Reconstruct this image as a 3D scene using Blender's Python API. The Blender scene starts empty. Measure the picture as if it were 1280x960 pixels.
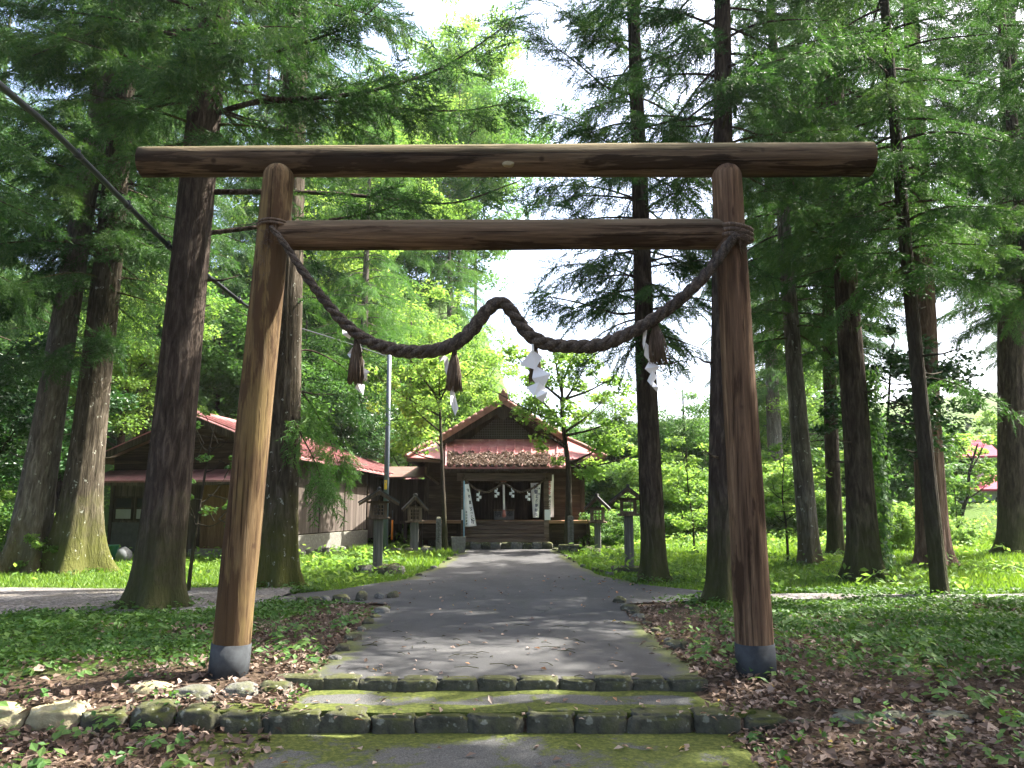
import bpy, math, random
import numpy as np
from mathutils import Vector, Matrix, Euler, noise as mnoise

random.seed(7)
RNG = np.random.default_rng(7)
scene = bpy.context.scene
COL = scene.collection
R = math.radians

# ------------------------------------------------------------------ camera
F, HOR, EYE = 1000.0, 630.0, 1.5
PITCH = math.atan((HOR - 480) / F)
cp, sp = math.cos(PITCH), math.sin(PITCH)

def ray(u, v):
    a, b = (u - 640) / F, (480 - v) / F
    return Vector((a, cp - b * sp, sp + b * cp))

def G(u, v, z=0.0):
    d = ray(u, v)
    t = (z - EYE) / d.z
    return Vector((d.x * t, d.y * t, z))

def P(u, v, Y):
    d = ray(u, v)
    t = Y / d.y
    return Vector((d.x * t, Y, EYE + d.z * t))

cam = bpy.data.cameras.new('camera')
cam.sensor_width = 36.0
cam.lens = 36.0 * F / 1280
cam.clip_start, cam.clip_end = 0.05, 3000
camo = bpy.data.objects.new('camera', cam)
COL.objects.link(camo)
camo.location = (0, 0, EYE)
camo.rotation_euler = (math.pi / 2 + PITCH, 0, 0)
scene.camera = camo

# ------------------------------------------------------------------ objects
def tag(o, label=None, cat=None, group=None, kind=None):
    if label: o['label'] = label
    if cat: o['category'] = cat
    if group: o['group'] = group
    if kind: o['kind'] = kind
    return o

def link(o, parent=None):
    COL.objects.link(o)
    if parent is not None:
        o.parent = parent
    return o

def empty(name, loc=(0, 0, 0), rot=(0, 0, 0)):
    o = bpy.data.objects.new(name, None)
    o.empty_display_size = 0.2
    o.location, o.rotation_euler = loc, rot
    return link(o)

def copy_tree(o, parent=None):
    c = o.copy()
    COL.objects.link(c)
    c.parent = parent
    for ch in o.children:
        copy_tree(ch, c)
    return c

def nmesh(name, V, F_, mats, fm=None, tint=None, smooth=False):
    """V (N,3) float, F_ (M,k) int -> mesh datablock"""
    me = bpy.data.meshes.new(name)
    V = np.asarray(V, np.float32); F_ = np.asarray(F_, np.int32)
    m, k = F_.shape
    me.vertices.add(len(V)); me.vertices.foreach_set('co', V.ravel())
    me.loops.add(m * k); me.loops.foreach_set('vertex_index', F_.ravel())
    me.polygons.add(m); me.polygons.foreach_set('loop_start', np.arange(m, dtype=np.int32) * k)
    for mt in (mats if isinstance(mats, (list, tuple)) else [mats]):
        me.materials.append(mt)
    if fm is not None:
        me.polygons.foreach_set('material_index', np.asarray(fm, np.int32))
    me.polygons.foreach_set('use_smooth', np.full(m, smooth, dtype=bool))
    if tint is not None:
        a = me.attributes.new('tint', 'FLOAT', 'FACE')
        a.data.foreach_set('value', np.asarray(tint, np.float32))
    me.update(calc_edges=True)
    return me

class MB:
    def __init__(s):
        s.v, s.f, s.m, s.s = [], [], [], []
    def add(s, vs, fs, mat=0, smooth=False):
        b = len(s.v)
        s.v += [tuple(x) for x in vs]
        for f in fs:
            s.f.append(tuple(b + i for i in f)); s.m.append(mat); s.s.append(smooth)
        return s
    def box(s, c, size, rot=None, mat=0):
        x, y, z = size[0] / 2, size[1] / 2, size[2] / 2
        vs = [Vector((a * x, b * y, d * z)) for d in (-1, 1) for b in (-1, 1) for a in (-1, 1)]
        if rot is not None:
            M = rot if isinstance(rot, Matrix) else Euler(rot).to_matrix()
            vs = [M @ v for v in vs]
        c = Vector(c)
        return s.add([v + c for v in vs], [(0, 2, 3, 1), (4, 5, 7, 6), (0, 1, 5, 4), (2, 6, 7, 3), (0, 4, 6, 2), (1, 3, 7, 5)], mat)
    def bx(s, x0, x1, y0, y1, z0, z1, mat=0):
        return s.box(((x0 + x1) / 2, (y0 + y1) / 2, (z0 + z1) / 2), (abs(x1 - x0), abs(y1 - y0), abs(z1 - z0)), None, mat)
    def beam(s, a, b, w, h, mat=0):
        a, b = Vector(a), Vector(b)
        d = b - a
        q = d.to_track_quat('X', 'Z').to_matrix()
        return s.box((a + b) / 2, (d.length, w, h), q, mat)
    def tube(s, pts, rad, n=10, mat=0, cap=True, jit=0.0, lobes=None, smooth=True):
        pts = [Vector(p) for p in pts]
        m = len(pts)
        if not hasattr(rad, '__len__'): rad = [rad] * m
        vs, fs = [], []
        up = None
        for i, p in enumerate(pts):
            t = (pts[min(i + 1, m - 1)] - pts[max(i - 1, 0)])
            t = t.normalized() if t.length > 1e-9 else Vector((0, 0, 1))
            if up is None:
                up = t.orthogonal().normalized()
                if abs(t.z) > .8: up = Vector((1, 0, 0))
            up = (up - t * up.dot(t)).normalized()
            w = t.cross(up)
            for k in range(n):
                a = 2 * math.pi * k / n
                r = rad[i]
                if lobes: r *= lobes(i, a)
                if jit: r *= 1 + random.uniform(-jit, jit)
                vs.append(p + (up * math.cos(a) + w * math.sin(a)) * r)
        for i in range(m - 1):
            for k in range(n):
                k2 = (k + 1) % n
                fs.append((i * n + k, i * n + k2, (i + 1) * n + k2, (i + 1) * n + k))
        s.add(vs, fs, mat, smooth)
        if cap:
            b = len(s.v) - m * n
            s.f.append(tuple(b + k for k in reversed(range(n)))); s.m.append(mat); s.s.append(False)
            s.f.append(tuple(b + (m - 1) * n + k for k in range(n))); s.m.append(mat); s.s.append(False)
        return s
    def quad(s, a, b, c, d, mat=0):
        return s.add([a, b, c, d], [(0, 1, 2, 3)], mat)
    def slab(s, pts, th, mat=0):
        """closed plate: polygon pts (3d), extruded by vector th"""
        n = len(pts); th = Vector(th)
        vs = [Vector(p) for p in pts] + [Vector(p) + th for p in pts]
        fs = [tuple(range(n))[::-1], tuple(range(n, 2 * n))]
        fs += [(i, (i + 1) % n, n + (i + 1) % n, n + i) for i in range(n)]
        return s.add(vs, fs, mat)
    def mesh(s, name, mats):
        me = bpy.data.meshes.new(name)
        me.from_pydata(s.v, [], s.f)
        for mt in (mats if isinstance(mats, (list, tuple)) else [mats]):
            me.materials.append(mt)
        me.polygons.foreach_set('material_index', s.m)
        me.polygons.foreach_set('use_smooth', s.s)
        me.update()
        return me
    def build(s, name, mats, parent=None, bevel=0, loc=None, rot=None):
        o = bpy.data.objects.new(name, s.mesh(name, mats))
        if loc is not None: o.location = loc
        if rot is not None: o.rotation_euler = rot
        if bevel:
            b = o.modifiers.new('bevel', 'BEVEL'); b.width = bevel; b.segments = 2; b.limit_method = 'ANGLE'
        return link(o, parent)

# ------------------------------------------------------------------ materials
class NT:
    def __init__(s, name):
        s.mat = bpy.data.materials.new(name); s.mat.use_nodes = True
        s.t = s.mat.node_tree; s.t.nodes.clear()
        s.out = s.n('ShaderNodeOutputMaterial')
    def n(s, typ, **kw):
        x = s.t.nodes.new(typ)
        for k, v in kw.items(): setattr(x, k, v)
        return x
    def l(s, a, b): s.t.links.new(a, b)
    def val(s, sock, v):
        if isinstance(v, bpy.types.NodeSocket): s.l(v, sock)
        elif hasattr(v, '__len__') and len(v) == 3 and sock.type == 'RGBA': sock.default_value = (*v, 1)
        else: sock.default_value = v
    def coord(s, scale=(1, 1, 1), kind='Object'):
        c = s.n('ShaderNodeTexCoord'); m = s.n('ShaderNodeMapping')
        s.l(c.outputs[kind], m.inputs[0]); m.inputs['Scale'].default_value = scale
        return m.outputs[0]
    def noise(s, vec, scale=5, detail=4, rough=.6, dist=0):
        x = s.n('ShaderNodeTexNoise')
        s.l(vec, x.inputs['Vector'])
        x.inputs['Scale'].default_value = scale; x.inputs['Detail'].default_value = detail
        x.inputs['Roughness'].default_value = rough; x.inputs['Distortion'].default_value = dist
        return x.outputs['Fac']
    def vor(s, vec, scale=5, feature='F1', out='Distance'):
        x = s.n('ShaderNodeTexVoronoi', feature=feature)
        s.l(vec, x.inputs['Vector']); x.inputs['Scale'].default_value = scale
        return x.outputs[out]
    def ramp(s, fac, stops, const=False):
        x = s.n('ShaderNodeValToRGB')
        if const: x.color_ramp.interpolation = 'CONSTANT'
        e = x.color_ramp.elements
        while len(e) < len(stops): e.new(.5)
        for el, (p, c) in zip(e, stops):
            el.position = p
            el.color = (*c, 1) if hasattr(c, '__len__') else (c, c, c, 1)
        s.l(fac, x.inputs[0])
        return x.outputs[0]
    def mix(s, f, a, b, mode='MIX'):
        x = s.n('ShaderNodeMix', data_type='RGBA', blend_type=mode)
        s.val(x.inputs[0], f); s.val(x.inputs[6], a); s.val(x.inputs[7], b)
        return x.outputs[2]
    def math(s, op, a, b=None, clamp=False):
        x = s.n('ShaderNodeMath', operation=op, use_clamp=clamp)
        s.val(x.inputs[0], a)
        if b is not None: s.val(x.inputs[1], b)
        return x.outputs[0]
    def attr(s, name, out='Fac'):
        return s.n('ShaderNodeAttribute', attribute_name=name).outputs[out]
    def bump(s, h, strength=.5, dist=.02):
        x = s.n('ShaderNodeBump')
        s.l(h, x.inputs['Height']); x.inputs['Strength'].default_value = strength; x.inputs['Distance'].default_value = dist
        return x.outputs[0]
    def bsdf(s, col, rough=.8, spec=.3, normal=None, metal=0):
        b = s.n('ShaderNodeBsdfPrincipled')
        s.val(b.inputs['Base Color'], col); s.val(b.inputs['Roughness'], rough)
        b.inputs['Specular IOR Level'].default_value = spec
        b.inputs['Metallic'].default_value = metal
        if normal is not None: s.l(normal, b.inputs['Normal'])
        return b.outputs[0]
    def done(s, sh):
        s.l(sh, s.out.inputs[0]); return s.mat

def leafmat(name, c0, c1, c2=None, trans=.4, tcol=None, nscale=.7, rough=.55, spec=.25):
    t = NT(name)
    tint = t.attr('tint')
    nz = t.noise(t.coord(), nscale, 3)
    f = t.math('ADD', t.math('MULTIPLY', tint, .6), t.math('MULTIPLY', nz, .5))
    rnd = t.n('ShaderNodeObjectInfo').outputs['Random']
    f = t.math('ADD', f, t.math('MULTIPLY', t.math('SUBTRACT', rnd, .5), .3), True)
    stops = [(.1, c0), (.9, c1)] if c2 is None else [(.05, c0), (.6, c1), (1, c2)]
    col = t.ramp(f, stops)
    a = t.bsdf(col, rough, spec)
    tr = t.n('ShaderNodeBsdfTranslucent')
    tc = t.mix(1.0, col, tcol or (1.5, 1.6, .7), 'MULTIPLY')
    t.l(tc, tr.inputs[0])
    m = t.n('ShaderNodeMixShader'); m.inputs[0].default_value = trans
    t.l(a, m.inputs[1]); t.l(tr.outputs[0], m.inputs[2])
    return t.done(m.outputs[0])

def barkmat(name, c0, c1, c2, moss=None, zs=.18, sc=14, lichen=False, bump=.9, mossz=1.4):
    t = NT(name)
    v = t.coord((1, 1, zs))
    n1 = t.noise(v, sc, 6, .65, .6)
    n2 = t.noise(t.coord((1, 1, .5)), 2.2, 4)
    col = t.ramp(n1, [(.3, c0), (.5, c1), (.72, c2)])
    col = t.mix(t.ramp(n2, [(.35, 0), (.7, .55)]), col, c0)
    if moss:
        ge = t.n('ShaderNodeTexCoord'); sx = t.n('ShaderNodeSeparateXYZ'); t.l(ge.outputs['Object'], sx.inputs[0])
        h = t.math('SUBTRACT', mossz + .2, sx.outputs['Z'])
        h = t.math('ADD', t.math('MULTIPLY', h, .6), t.math('MULTIPLY', t.noise(t.coord(), 3.5, 5), 1.4))
        mk = t.ramp(t.math('MULTIPLY', h, .5), [(.35, 0), (.75, .75)])
        col = t.mix(mk, col, moss)
    if lichen:
        vo = t.noise(t.coord((1, 1, .8)), 9, 3)
        col = t.mix(t.ramp(vo, [(.66, 0), (.70, .8)]), col, (.42, .44, .38))
    return t.done(t.bsdf(col, .95, .1, t.bump(t.math('ADD', n1, t.math('MULTIPLY', t.noise(t.coord((1, 1, .06)), 30, 5, .7), .6)), bump, .07)))

def woodmat(name, c0, c1, c2, zs=(1, 1, .06), sc=22, rough=.8, bump=.35, top=None, planks=None, spots=None, bark=None):
    """weathered timber; grain runs along the squeezed axis; top = algae tint on upward faces"""
    t = NT(name)
    v = t.coord(zs)
    n1 = t.noise(v, sc, 6, .65, .35)
    n2 = t.noise(v, sc * .22, 4, .55, .5)
    f = t.math('ADD', t.math('MULTIPLY', n1, .55), t.math('MULTIPLY', n2, .45))
    col = t.ramp(f, [(.36, c0), (.5, c1), (.63, c2)])
    if spots:
        s = t.ramp(t.noise(t.coord((1, 1, .35) if zs[2] < .5 else zs), 3.2, 3), [(.5, 0), (.62, .8)])
        col = t.mix(s, col, spots)
    ck = t.ramp(t.noise(t.coord(tuple(.02 if q < .5 else 1 for q in zs)), 34, 3, .5, .15), [(.33, 1), (.40, 0)])
    fb = t.noise(t.coord(tuple(.035 if q < .5 else 1 for q in zs)), 110, 4, .7)
    col = t.mix(t.ramp(fb, [(.35, .45), (.62, 0)]), col, tuple(q * .45 for q in c1))
    if bark:      # ragged strips of inner bark left on the peeled log
        vb = t.coord(tuple(.16 if q < .5 else 1 for q in zs))
        bk = t.math('ADD', t.noise(vb, 4.5, 6, .6, .3), t.math('MULTIPLY', t.math('SUBTRACT', n1, .5), .3))
        col = t.mix(t.ramp(bk, [(.515, 0), (.56, .85)]), col, bark)
        kn = t.vor(t.coord((1, 1, 1)), 2.6)
        col = t.mix(t.ramp(kn, [(.05, .8), (.10, 0)]), col, bark)
        col = t.mix(t.math('MULTIPLY', ck, .75), col, tuple(q * .4 for q in bark))
        f = t.math('ADD', f, t.math('MULTIPLY', t.ramp(bk, [(.5, 0), (.56, 1)]), .5))
        f = t.math('SUBTRACT', t.math('ADD', f, t.math('MULTIPLY', fb, .5)), ck)
        bump, rough = .8, .95
    h = f
    if planks:
        ax, wdt = planks
        g = t.n('ShaderNodeTexCoord'); sx = t.n('ShaderNodeSeparateXYZ'); t.l(g.outputs['Object'], sx.inputs[0])
        q = t.math('MULTIPLY', sx.outputs[ax], 1 / wdt)
        fr = t.math('FRACT', q)
        wn = t.n('ShaderNodeTexWhiteNoise', noise_dimensions='1D'); t.l(t.math('FLOOR', q), wn.inputs['W'])
        col = t.mix(t.math('MULTIPLY', wn.outputs['Value'], .55), col, c0)
        gap = t.ramp(fr, [(0, 0), (.05, 1), (.95, 1), (1, 0)])
        col = t.mix(t.math('SUBTRACT', 1.0, gap), col, tuple(x * .25 for x in c0))
        h = t.math('ADD', t.math('MULTIPLY', f, .3), gap)
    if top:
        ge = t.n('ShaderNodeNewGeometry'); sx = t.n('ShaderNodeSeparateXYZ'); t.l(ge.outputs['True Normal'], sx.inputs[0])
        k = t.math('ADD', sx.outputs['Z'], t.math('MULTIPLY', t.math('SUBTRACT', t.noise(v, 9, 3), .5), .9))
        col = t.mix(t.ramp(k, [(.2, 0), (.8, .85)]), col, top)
    return t.done(t.bsdf(col, rough, .12, t.bump(h, bump, .012)))

def plain(name, col, rough=.7, spec=.3, metal=0, var=.25, sc=8, bump=.15):
    t = NT(name)
    n = t.noise(t.coord(), sc, 5)
    c = t.ramp(n, [(.25, tuple(x * (1 - var) for x in col)), (.75, tuple(min(1, x * (1 + var)) for x in col))])
    return t.done(t.bsdf(c, rough, spec, t.bump(n, bump, .01), metal))

def stonemat(name, c0, c1, moss, amount=.5, sc=9):
    t = NT(name)
    v = t.coord()
    n = t.noise(v, sc, 7, .7); n2 = t.noise(v, 2.7, 5, .6)
    col = t.ramp(n, [(.3, c0), (.7, c1)])
    ge = t.n('ShaderNodeNewGeometry'); sx = t.n('ShaderNodeSeparateXYZ'); t.l(ge.outputs['Normal'], sx.inputs[0])
    k = t.math('ADD', t.math('MULTIPLY', sx.outputs['Z'], .25), n2)
    col = t.mix(t.ramp(k, [(.75 - amount * .45, 0), (.95 - amount * .45, .9)]), col, moss)
    li = t.ramp(t.noise(v, 14, 2), [(.62, 0), (.68, .5)])
    col = t.mix(li, col, (.3, .31, .26))
    return t.done(t.bsdf(col, .95, .15, t.bump(n, .8, .03)))

M = {}
M['needle'] = leafmat('cedar_needles', (.018, .050, .019), (.047, .108, .034), (.105, .18, .05), .38, (1.4, 1.55, .7), .9)
M['needle_pale'] = leafmat('cedar_needles_pale', (.035, .10, .03), (.075, .17, .045), (.12, .22, .06), .4, (1.4, 1.5, .6), .9)
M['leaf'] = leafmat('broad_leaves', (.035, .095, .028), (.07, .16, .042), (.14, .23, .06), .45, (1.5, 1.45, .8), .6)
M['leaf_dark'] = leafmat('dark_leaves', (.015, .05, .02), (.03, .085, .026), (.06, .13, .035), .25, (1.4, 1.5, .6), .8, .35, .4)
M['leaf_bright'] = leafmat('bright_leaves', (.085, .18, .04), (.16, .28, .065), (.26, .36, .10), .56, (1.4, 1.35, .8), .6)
M['grass'] = leafmat('grass_blades', (.06, .125, .022), (.12, .215, .036), (.22, .30, .06), .4, (1.4, 1.4, .5), .8)
M['cover'] = leafmat('cover_leaves', (.03, .075, .016), (.065, .14, .026), (.13, .21, .04), .35, (1.4, 1.4, .5), 1.2)
M['litter'] = None
t = NT('dead_leaves')
tn = t.attr('tint')
c = t.ramp(tn, [(0, (.04, .026, .018)), (.3, (.11, .07, .048)), (.55, (.20, .14, .105)), (.8, (.36, .28, .23)), (.93, (.40, .19, .09)), (1, (.48, .38, .08))])
bs = t.bsdf(c, .7, .3)
tr = t.n('ShaderNodeBsdfTranslucent'); t.l(c, tr.inputs[0])
mx = t.n('ShaderNodeMixShader'); mx.inputs[0].default_value = .2
t.l(bs, mx.inputs[1]); t.l(tr.outputs[0], mx.inputs[2])
M['litter'] = t.done(mx.outputs[0])
M['bark'] = barkmat('cedar_bark', (.02, .015, .012), (.07, .053, .042), (.17, .135, .11), (.06, .068, .022))
M['bark_grey'] = barkmat('grey_cedar_bark', (.05, .042, .035), (.15, .13, .11), (.30, .27, .24), (.10, .085, .03), lichen=True, mossz=1.2)
M['bark_moss'] = barkmat('mossy_cedar_bark', (.03, .024, .017), (.085, .07, .05), (.19, .165, .13), (.09, .10, .02), lichen=True, mossz=1.6)
M['bark_red'] = barkmat('red_cedar_bark', (.06, .035, .025), (.16, .10, .075), (.30, .21, .17))
M['bark_slim'] = barkmat('slim_bark', (.025, .02, .015), (.06, .05, .038), (.12, .105, .08), (.05, .055, .02), sc=20)
M['post_left'] = woodmat('post_wood_honey', (.045, .026, .014), (.15, .098, .05), (.28, .205, .115), (1, 1, .05), 26, spots=(.20, .145, .06), bark=(.06, .035, .02))
M['post_right'] = woodmat('post_wood_red', (.038, .023, .015), (.16, .10, .062), (.34, .23, .14), (1, 1, .045), 26, bark=(.040, .023, .015))
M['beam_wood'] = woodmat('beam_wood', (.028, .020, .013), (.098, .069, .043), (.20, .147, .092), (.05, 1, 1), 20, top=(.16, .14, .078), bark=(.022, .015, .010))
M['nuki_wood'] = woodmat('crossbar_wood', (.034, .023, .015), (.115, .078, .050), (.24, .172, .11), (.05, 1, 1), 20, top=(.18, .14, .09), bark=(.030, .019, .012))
M['sleeve'] = plain('sleeve_metal', (.040, .044, .048), .85, .2, 0, .55, 7, .5)
M['rope'] = woodmat('straw_rope', (.020, .017, .014), (.068, .056, .046), (.17, .145, .12), (1, 1, 1), 75, bump=1.0)
M['straw'] = woodmat('straw', (.045, .032, .024), (.115, .085, .062), (.25, .19, .14), (1, 1, .1), 60, bump=.5)
M['paper'] = plain('white_paper', (.82, .82, .84), .8, .2, 0, .03, 3, .02)
M['cloth'] = plain('banner_cloth', (.78, .77, .78), .9, .1, 0, .06, 3, .1)
M['ink'] = plain('black_ink', (.012, .012, .02), .7)
M['ink_blue'] = plain('blue_ink', (.03, .03, .10), .7)
M['ink_red'] = plain('red_ink', (.45, .03, .04), .7)
M['black_rubber'] = plain('black_rubber', (.018, .02, .028), .35, .5, 0, .2)
M['pole_grey'] = plain('grey_pole', (.09, .11, .138), .5, .4, .2, .1)
M['yellow'] = plain('yellow_tag', (.6, .38, .03), .6)
M['orange'] = plain('orange_paint', (.75, .22, .02), .5)
M['wood_dark'] = woodmat('dark_timber', (.022, .015, .011), (.06, .043, .032), (.12, .09, .07), (1, 1, .08), 24)
M['wood_wallh'] = woodmat('dark_horizontal_boards', (.03, .02, .015), (.085, .058, .04), (.16, .115, .08), (.08, 1, 1), 24, planks=('Z', .14))
M['wood_wallv'] = woodmat('dark_vertical_boards', (.022, .016, .012), (.06, .043, .033), (.12, .09, .075), (1, 1, .06), 24, planks=('X', .2))
M['wood_side'] = woodmat('pale_vertical_boards', (.055, .044, .036), (.125, .102, .087), (.22, .185, .16), (1, 1, .05), 24, planks=('Y', .21))
M['wood_upper'] = woodmat('upper_side_boards', (.06, .047, .04), (.14, .11, .095), (.22, .18, .16), (1, 1, .05), 24, planks=('Y', .21))
M['wood_front'] = woodmat('brown_vertical_boards', (.045, .033, .026), (.11, .085, .07), (.18, .145, .12), (1, 1, .05), 24, planks=('X', .22))
M['wood_step'] = woodmat('step_boards', (.06, .042, .030), (.14, .10, .075), (.24, .18, .14), (.06, 1, 1), 22)
M['wood_orange'] = woodmat('orange_ledge', (.16, .08, .05), (.34, .19, .12), (.46, .29, .19), (.06, 1, 1), 22)
M['wood_lantern'] = woodmat('lantern_wood', (.05, .036, .024), (.135, .098, .068), (.25, .19, .135), (1, 1, .08), 30)
M['wood_post'] = woodmat('lantern_post_grey', (.06, .056, .05), (.13, .125, .115), (.22, .21, .19), (1, 1, .05), 26)
M['lantern_roof'] = plain('lantern_roof', (.055, .05, .05), .6, .4, .1, .3)
t = NT('red_sheet_roof')
v = t.coord()
n = t.noise(v, 3, 6); n2 = t.noise(v, 18, 4)
c = t.ramp(n, [(.3, (.32, .10, .10)), (.5, (.46, .18, .18)), (.68, (.52, .28, .25))])
c = t.mix(t.ramp(n2, [(.55, 0), (.75, .5)]), c, (.16, .07, .045))
M['roof_red'] = t.done(t.bsdf(c, .38, .5, t.bump(n2, .15, .01)))
t = NT('faded_tile_roof')
v = t.coord()
n = t.noise(v, 2.5, 6); n2 = t.noise(v, 14, 5)
c = t.ramp(n, [(.3, (.19, .075, .075)), (.6, (.34, .16, .16))])
c = t.mix(t.ramp(n2, [(.5, 0), (.66, .8)]), c, (.16, .12, .09))
M['roof_tile'] = t.done(t.bsdf(c, .75, .25, t.bump(n2, .4, .02)))
M['roof_cap'] = plain('terracotta_cap', (.30, .145, .12), .7, .3, 0, .35, 6)
M['roof_brown'] = plain('brown_sheet_roof', (.13, .075, .06), .6, .3, 0, .3, 4)
M['lattice'] = plain('lattice_wood', (.17, .15, .14), .8)
M['glass'] = plain('dark_glass', (.03, .032, .032), .12, .6, 0, .1, 2, 0)
M['frost'] = plain('frosted_glass', (.34, .33, .31), .5, .4, 0, .1, 3, 0)
M['door_ply'] = woodmat('plywood_door', (.10, .055, .03), (.17, .10, .055), (.23, .14, .08), (1, 1, .1), 14)
M['concrete'] = stonemat('concrete', (.13, .125, .11), (.24, .23, .20), (.16, .16, .08), .15, 14)
M['stone_grey'] = stonemat('grey_stone', (.08, .08, .075), (.19, .185, .17), (.09, .095, .04), .3, 18)
M['stone_moss'] = stonemat('mossy_stone', (.036, .036, .028), (.108, .104, .080), (.060, .066, .018), .42)
M['stone_pale'] = stonemat('tan_stone', (.22, .19, .11), (.42, .37, .24), (.12, .13, .05), .2)
M['stump'] = woodmat('stump_wood', (.20, .10, .06), (.36, .21, .13), (.48, .31, .21), (1, 1, .1), 20)

# road, gravel, soil, moss tread
def roadmat():
    t = NT('asphalt')
    v = t.coord()
    fine = t.noise(v, 90, 3, .7); mid = t.noise(v, 1.1, 6, .6); mid2 = t.noise(v, 5, 5)
    col = t.ramp(mid, [(.3, (.036, .036, .037)), (.7, (.076, .074, .073))])
    col = t.mix(t.ramp(fine, [(.35, .5), (.7, 0)]), col, (.03, .03, .032))
    col = t.mix(t.ramp(mid2, [(.58, 0), (.75, .3)]), col, (.16, .155, .15))
    vd = t.n('ShaderNodeVectorMath', operation='ADD'); nd = t.n('ShaderNodeTexNoise'); t.l(v, nd.inputs['Vector']); nd.inputs['Scale'].default_value = 1.6; nd.inputs['Detail'].default_value = 6
    t.l(v, vd.inputs[0]); t.l(nd.outputs['Color'], vd.inputs[1])
    crk = t.ramp(t.vor(vd.outputs[0], .75, 'DISTANCE_TO_EDGE'), [(.004, 1), (.012, 0)])
    crk = t.math('MULTIPLY', crk, t.ramp(t.noise(v, .55, 3), [(.46, 0), (.56, .9)]))
    col = t.mix(crk, col, (.014, .014, .013))
    st = t.ramp(t.noise(t.coord((1, .35, 1)), 1.7, 6, .6), [(.5, 0), (.62, .45)])
    col = t.mix(st, col, (.03, .029, .027))
    mo = t.math('ADD', t.attr('moss'), t.math('MULTIPLY', t.math('SUBTRACT', t.noise(v, 2.8, 6, .65), .5), 1.5))
    col = t.mix(t.ramp(mo, [(.5, 0), (.75, .92)]), col, t.ramp(t.noise(v, 30, 4), [(.3, (.032, .04, .012)), (.7, (.085, .097, .022))]))
    return t.done(t.bsdf(col, .85, .3, t.bump(t.math('ADD', fine, t.math('MULTIPLY', mo, .4)), .35, .012)))
M['road'] = roadmat()
def mossmat():
    t = NT('moss_on_concrete')
    v = t.coord()
    fine = t.noise(v, 110, 3, .75); n = t.noise(v, 1.9, 7, .62, .4); f2 = t.noise(v, 24, 5, .7)
    con = t.ramp(fine, [(.3, (.035, .035, .031)), (.55, (.095, .094, .09)), (.75, (.20, .20, .19))])
    ms = t.ramp(f2, [(.3, (.034, .046, .012)), (.5, (.072, .088, .020)), (.7, (.14, .15, .038))])
    k = t.math('ADD', n, t.math('MULTIPLY', t.math('SUBTRACT', t.attr('moss'), .5), .35))
    k = t.math('ADD', k, t.math('MULTIPLY', t.math('SUBTRACT', f2, .5), .22))
    m = t.ramp(k, [(.44, 0), (.53, 1)])
    col = t.mix(m, con, ms)
    return t.done(t.bsdf(col, .95, .15, t.bump(t.math('ADD', t.math('MULTIPLY', fine, .5), t.math('MULTIPLY', t.math('MULTIPLY', m, f2), 1.5)), .6, .02)))
M['moss'] = mossmat()
def soilmat():
    t = NT('forest_soil')
    v = t.coord()
    n = t.noise(v, 1.3, 6, .65); f = t.noise(v, 26, 5, .7); big = t.noise(v, .35, 4)
    soil = t.ramp(f, [(.3, (.022, .015, .010)), (.5, (.065, .045, .03)), (.72, (.15, .11, .08))])
    grn = t.ramp(f, [(.3, (.025, .05, .010)), (.7, (.085, .14, .026))])
    k = t.math('ADD', t.attr('green'), t.math('MULTIPLY', t.math('SUBTRACT', n, .5), 1.0))
    col = t.mix(t.ramp(k, [(.35, 0), (.65, 1)]), soil, grn)
    return t.done(t.bsdf(col, .95, .1, t.bump(f, .8, .04)))
M['soil'] = soilmat()
def gravelmat():
    t = NT('gravel')
    v = t.coord()
    vo = t.n('ShaderNodeTexVoronoi'); t.l(v, vo.inputs['Vector']); vo.inputs['Scale'].default_value = 26
    sx = t.n('ShaderNodeSeparateColor'); t.l(vo.outputs['Color'], sx.inputs[0])
    col = t.ramp(sx.outputs[0], [(0, (.07, .065, .062)), (.6, (.16, .15, .145)), (1, (.27, .26, .25))])
    col = t.mix(t.ramp(t.noise(v, 1.2, 6), [(.45, 0), (.7, .7)]), col, (.10, .085, .06))
    h = t.math('SUBTRACT', 1.0, vo.outputs['Distance'])
    return t.done(t.bsdf(col, .9, .2, t.bump(h, .8, .03)))
M['gravel'] = gravelmat()

# ------------------------------------------------------------------ light
SUN_AZ, SUN_EL = R(68), R(51)          # azimuth measured from +Y towards +X
sdir = Vector((math.sin(SUN_AZ) * math.cos(SUN_EL), math.cos(SUN_AZ) * math.cos(SUN_EL), math.sin(SUN_EL)))
ld = bpy.data.lights.new('sun', 'SUN'); ld.energy = 5.0; ld.angle = R(.5); ld.color = (1, .95, .86)
lo = link(bpy.data.objects.new('sun', ld)); lo.location = (20, 10, 40)
lo.rotation_euler = sdir.to_track_quat('Z', 'Y').to_euler()
w = bpy.data.worlds.new('World'); scene.world = w; w.use_nodes = True
nt = w.node_tree; bg = nt.nodes['Background']
sky = nt.nodes.new('ShaderNodeTexSky'); sky.sky_type = 'NISHITA'; sky.sun_disc = False
sky.sun_elevation, sky.sun_rotation = SUN_EL, SUN_AZ
sky.air_density, sky.dust_density, sky.ozone_density = .75, 4.5, .4
nt.links.new(sky.outputs[0], bg.inputs[0]); bg.inputs[1].default_value = .15
vs_ = scene.view_settings
vs_.view_transform, vs_.look, vs_.gamma, vs_.exposure = 'Standard', 'None', 1, 2.45
vs_.use_curve_mapping = False
cy = scene.cycles
cy.max_bounces, cy.diffuse_bounces, cy.glossy_bounces, cy.transmission_bounces = 5, 3, 2, 3
cy.use_denoising = True

# ------------------------------------------------------------------ ground
def sstep(a, b, x):
    t = np.clip((np.asarray(x, float) - a) / (b - a), 0, 1)
    return t * t * (3 - 2 * t)

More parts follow.
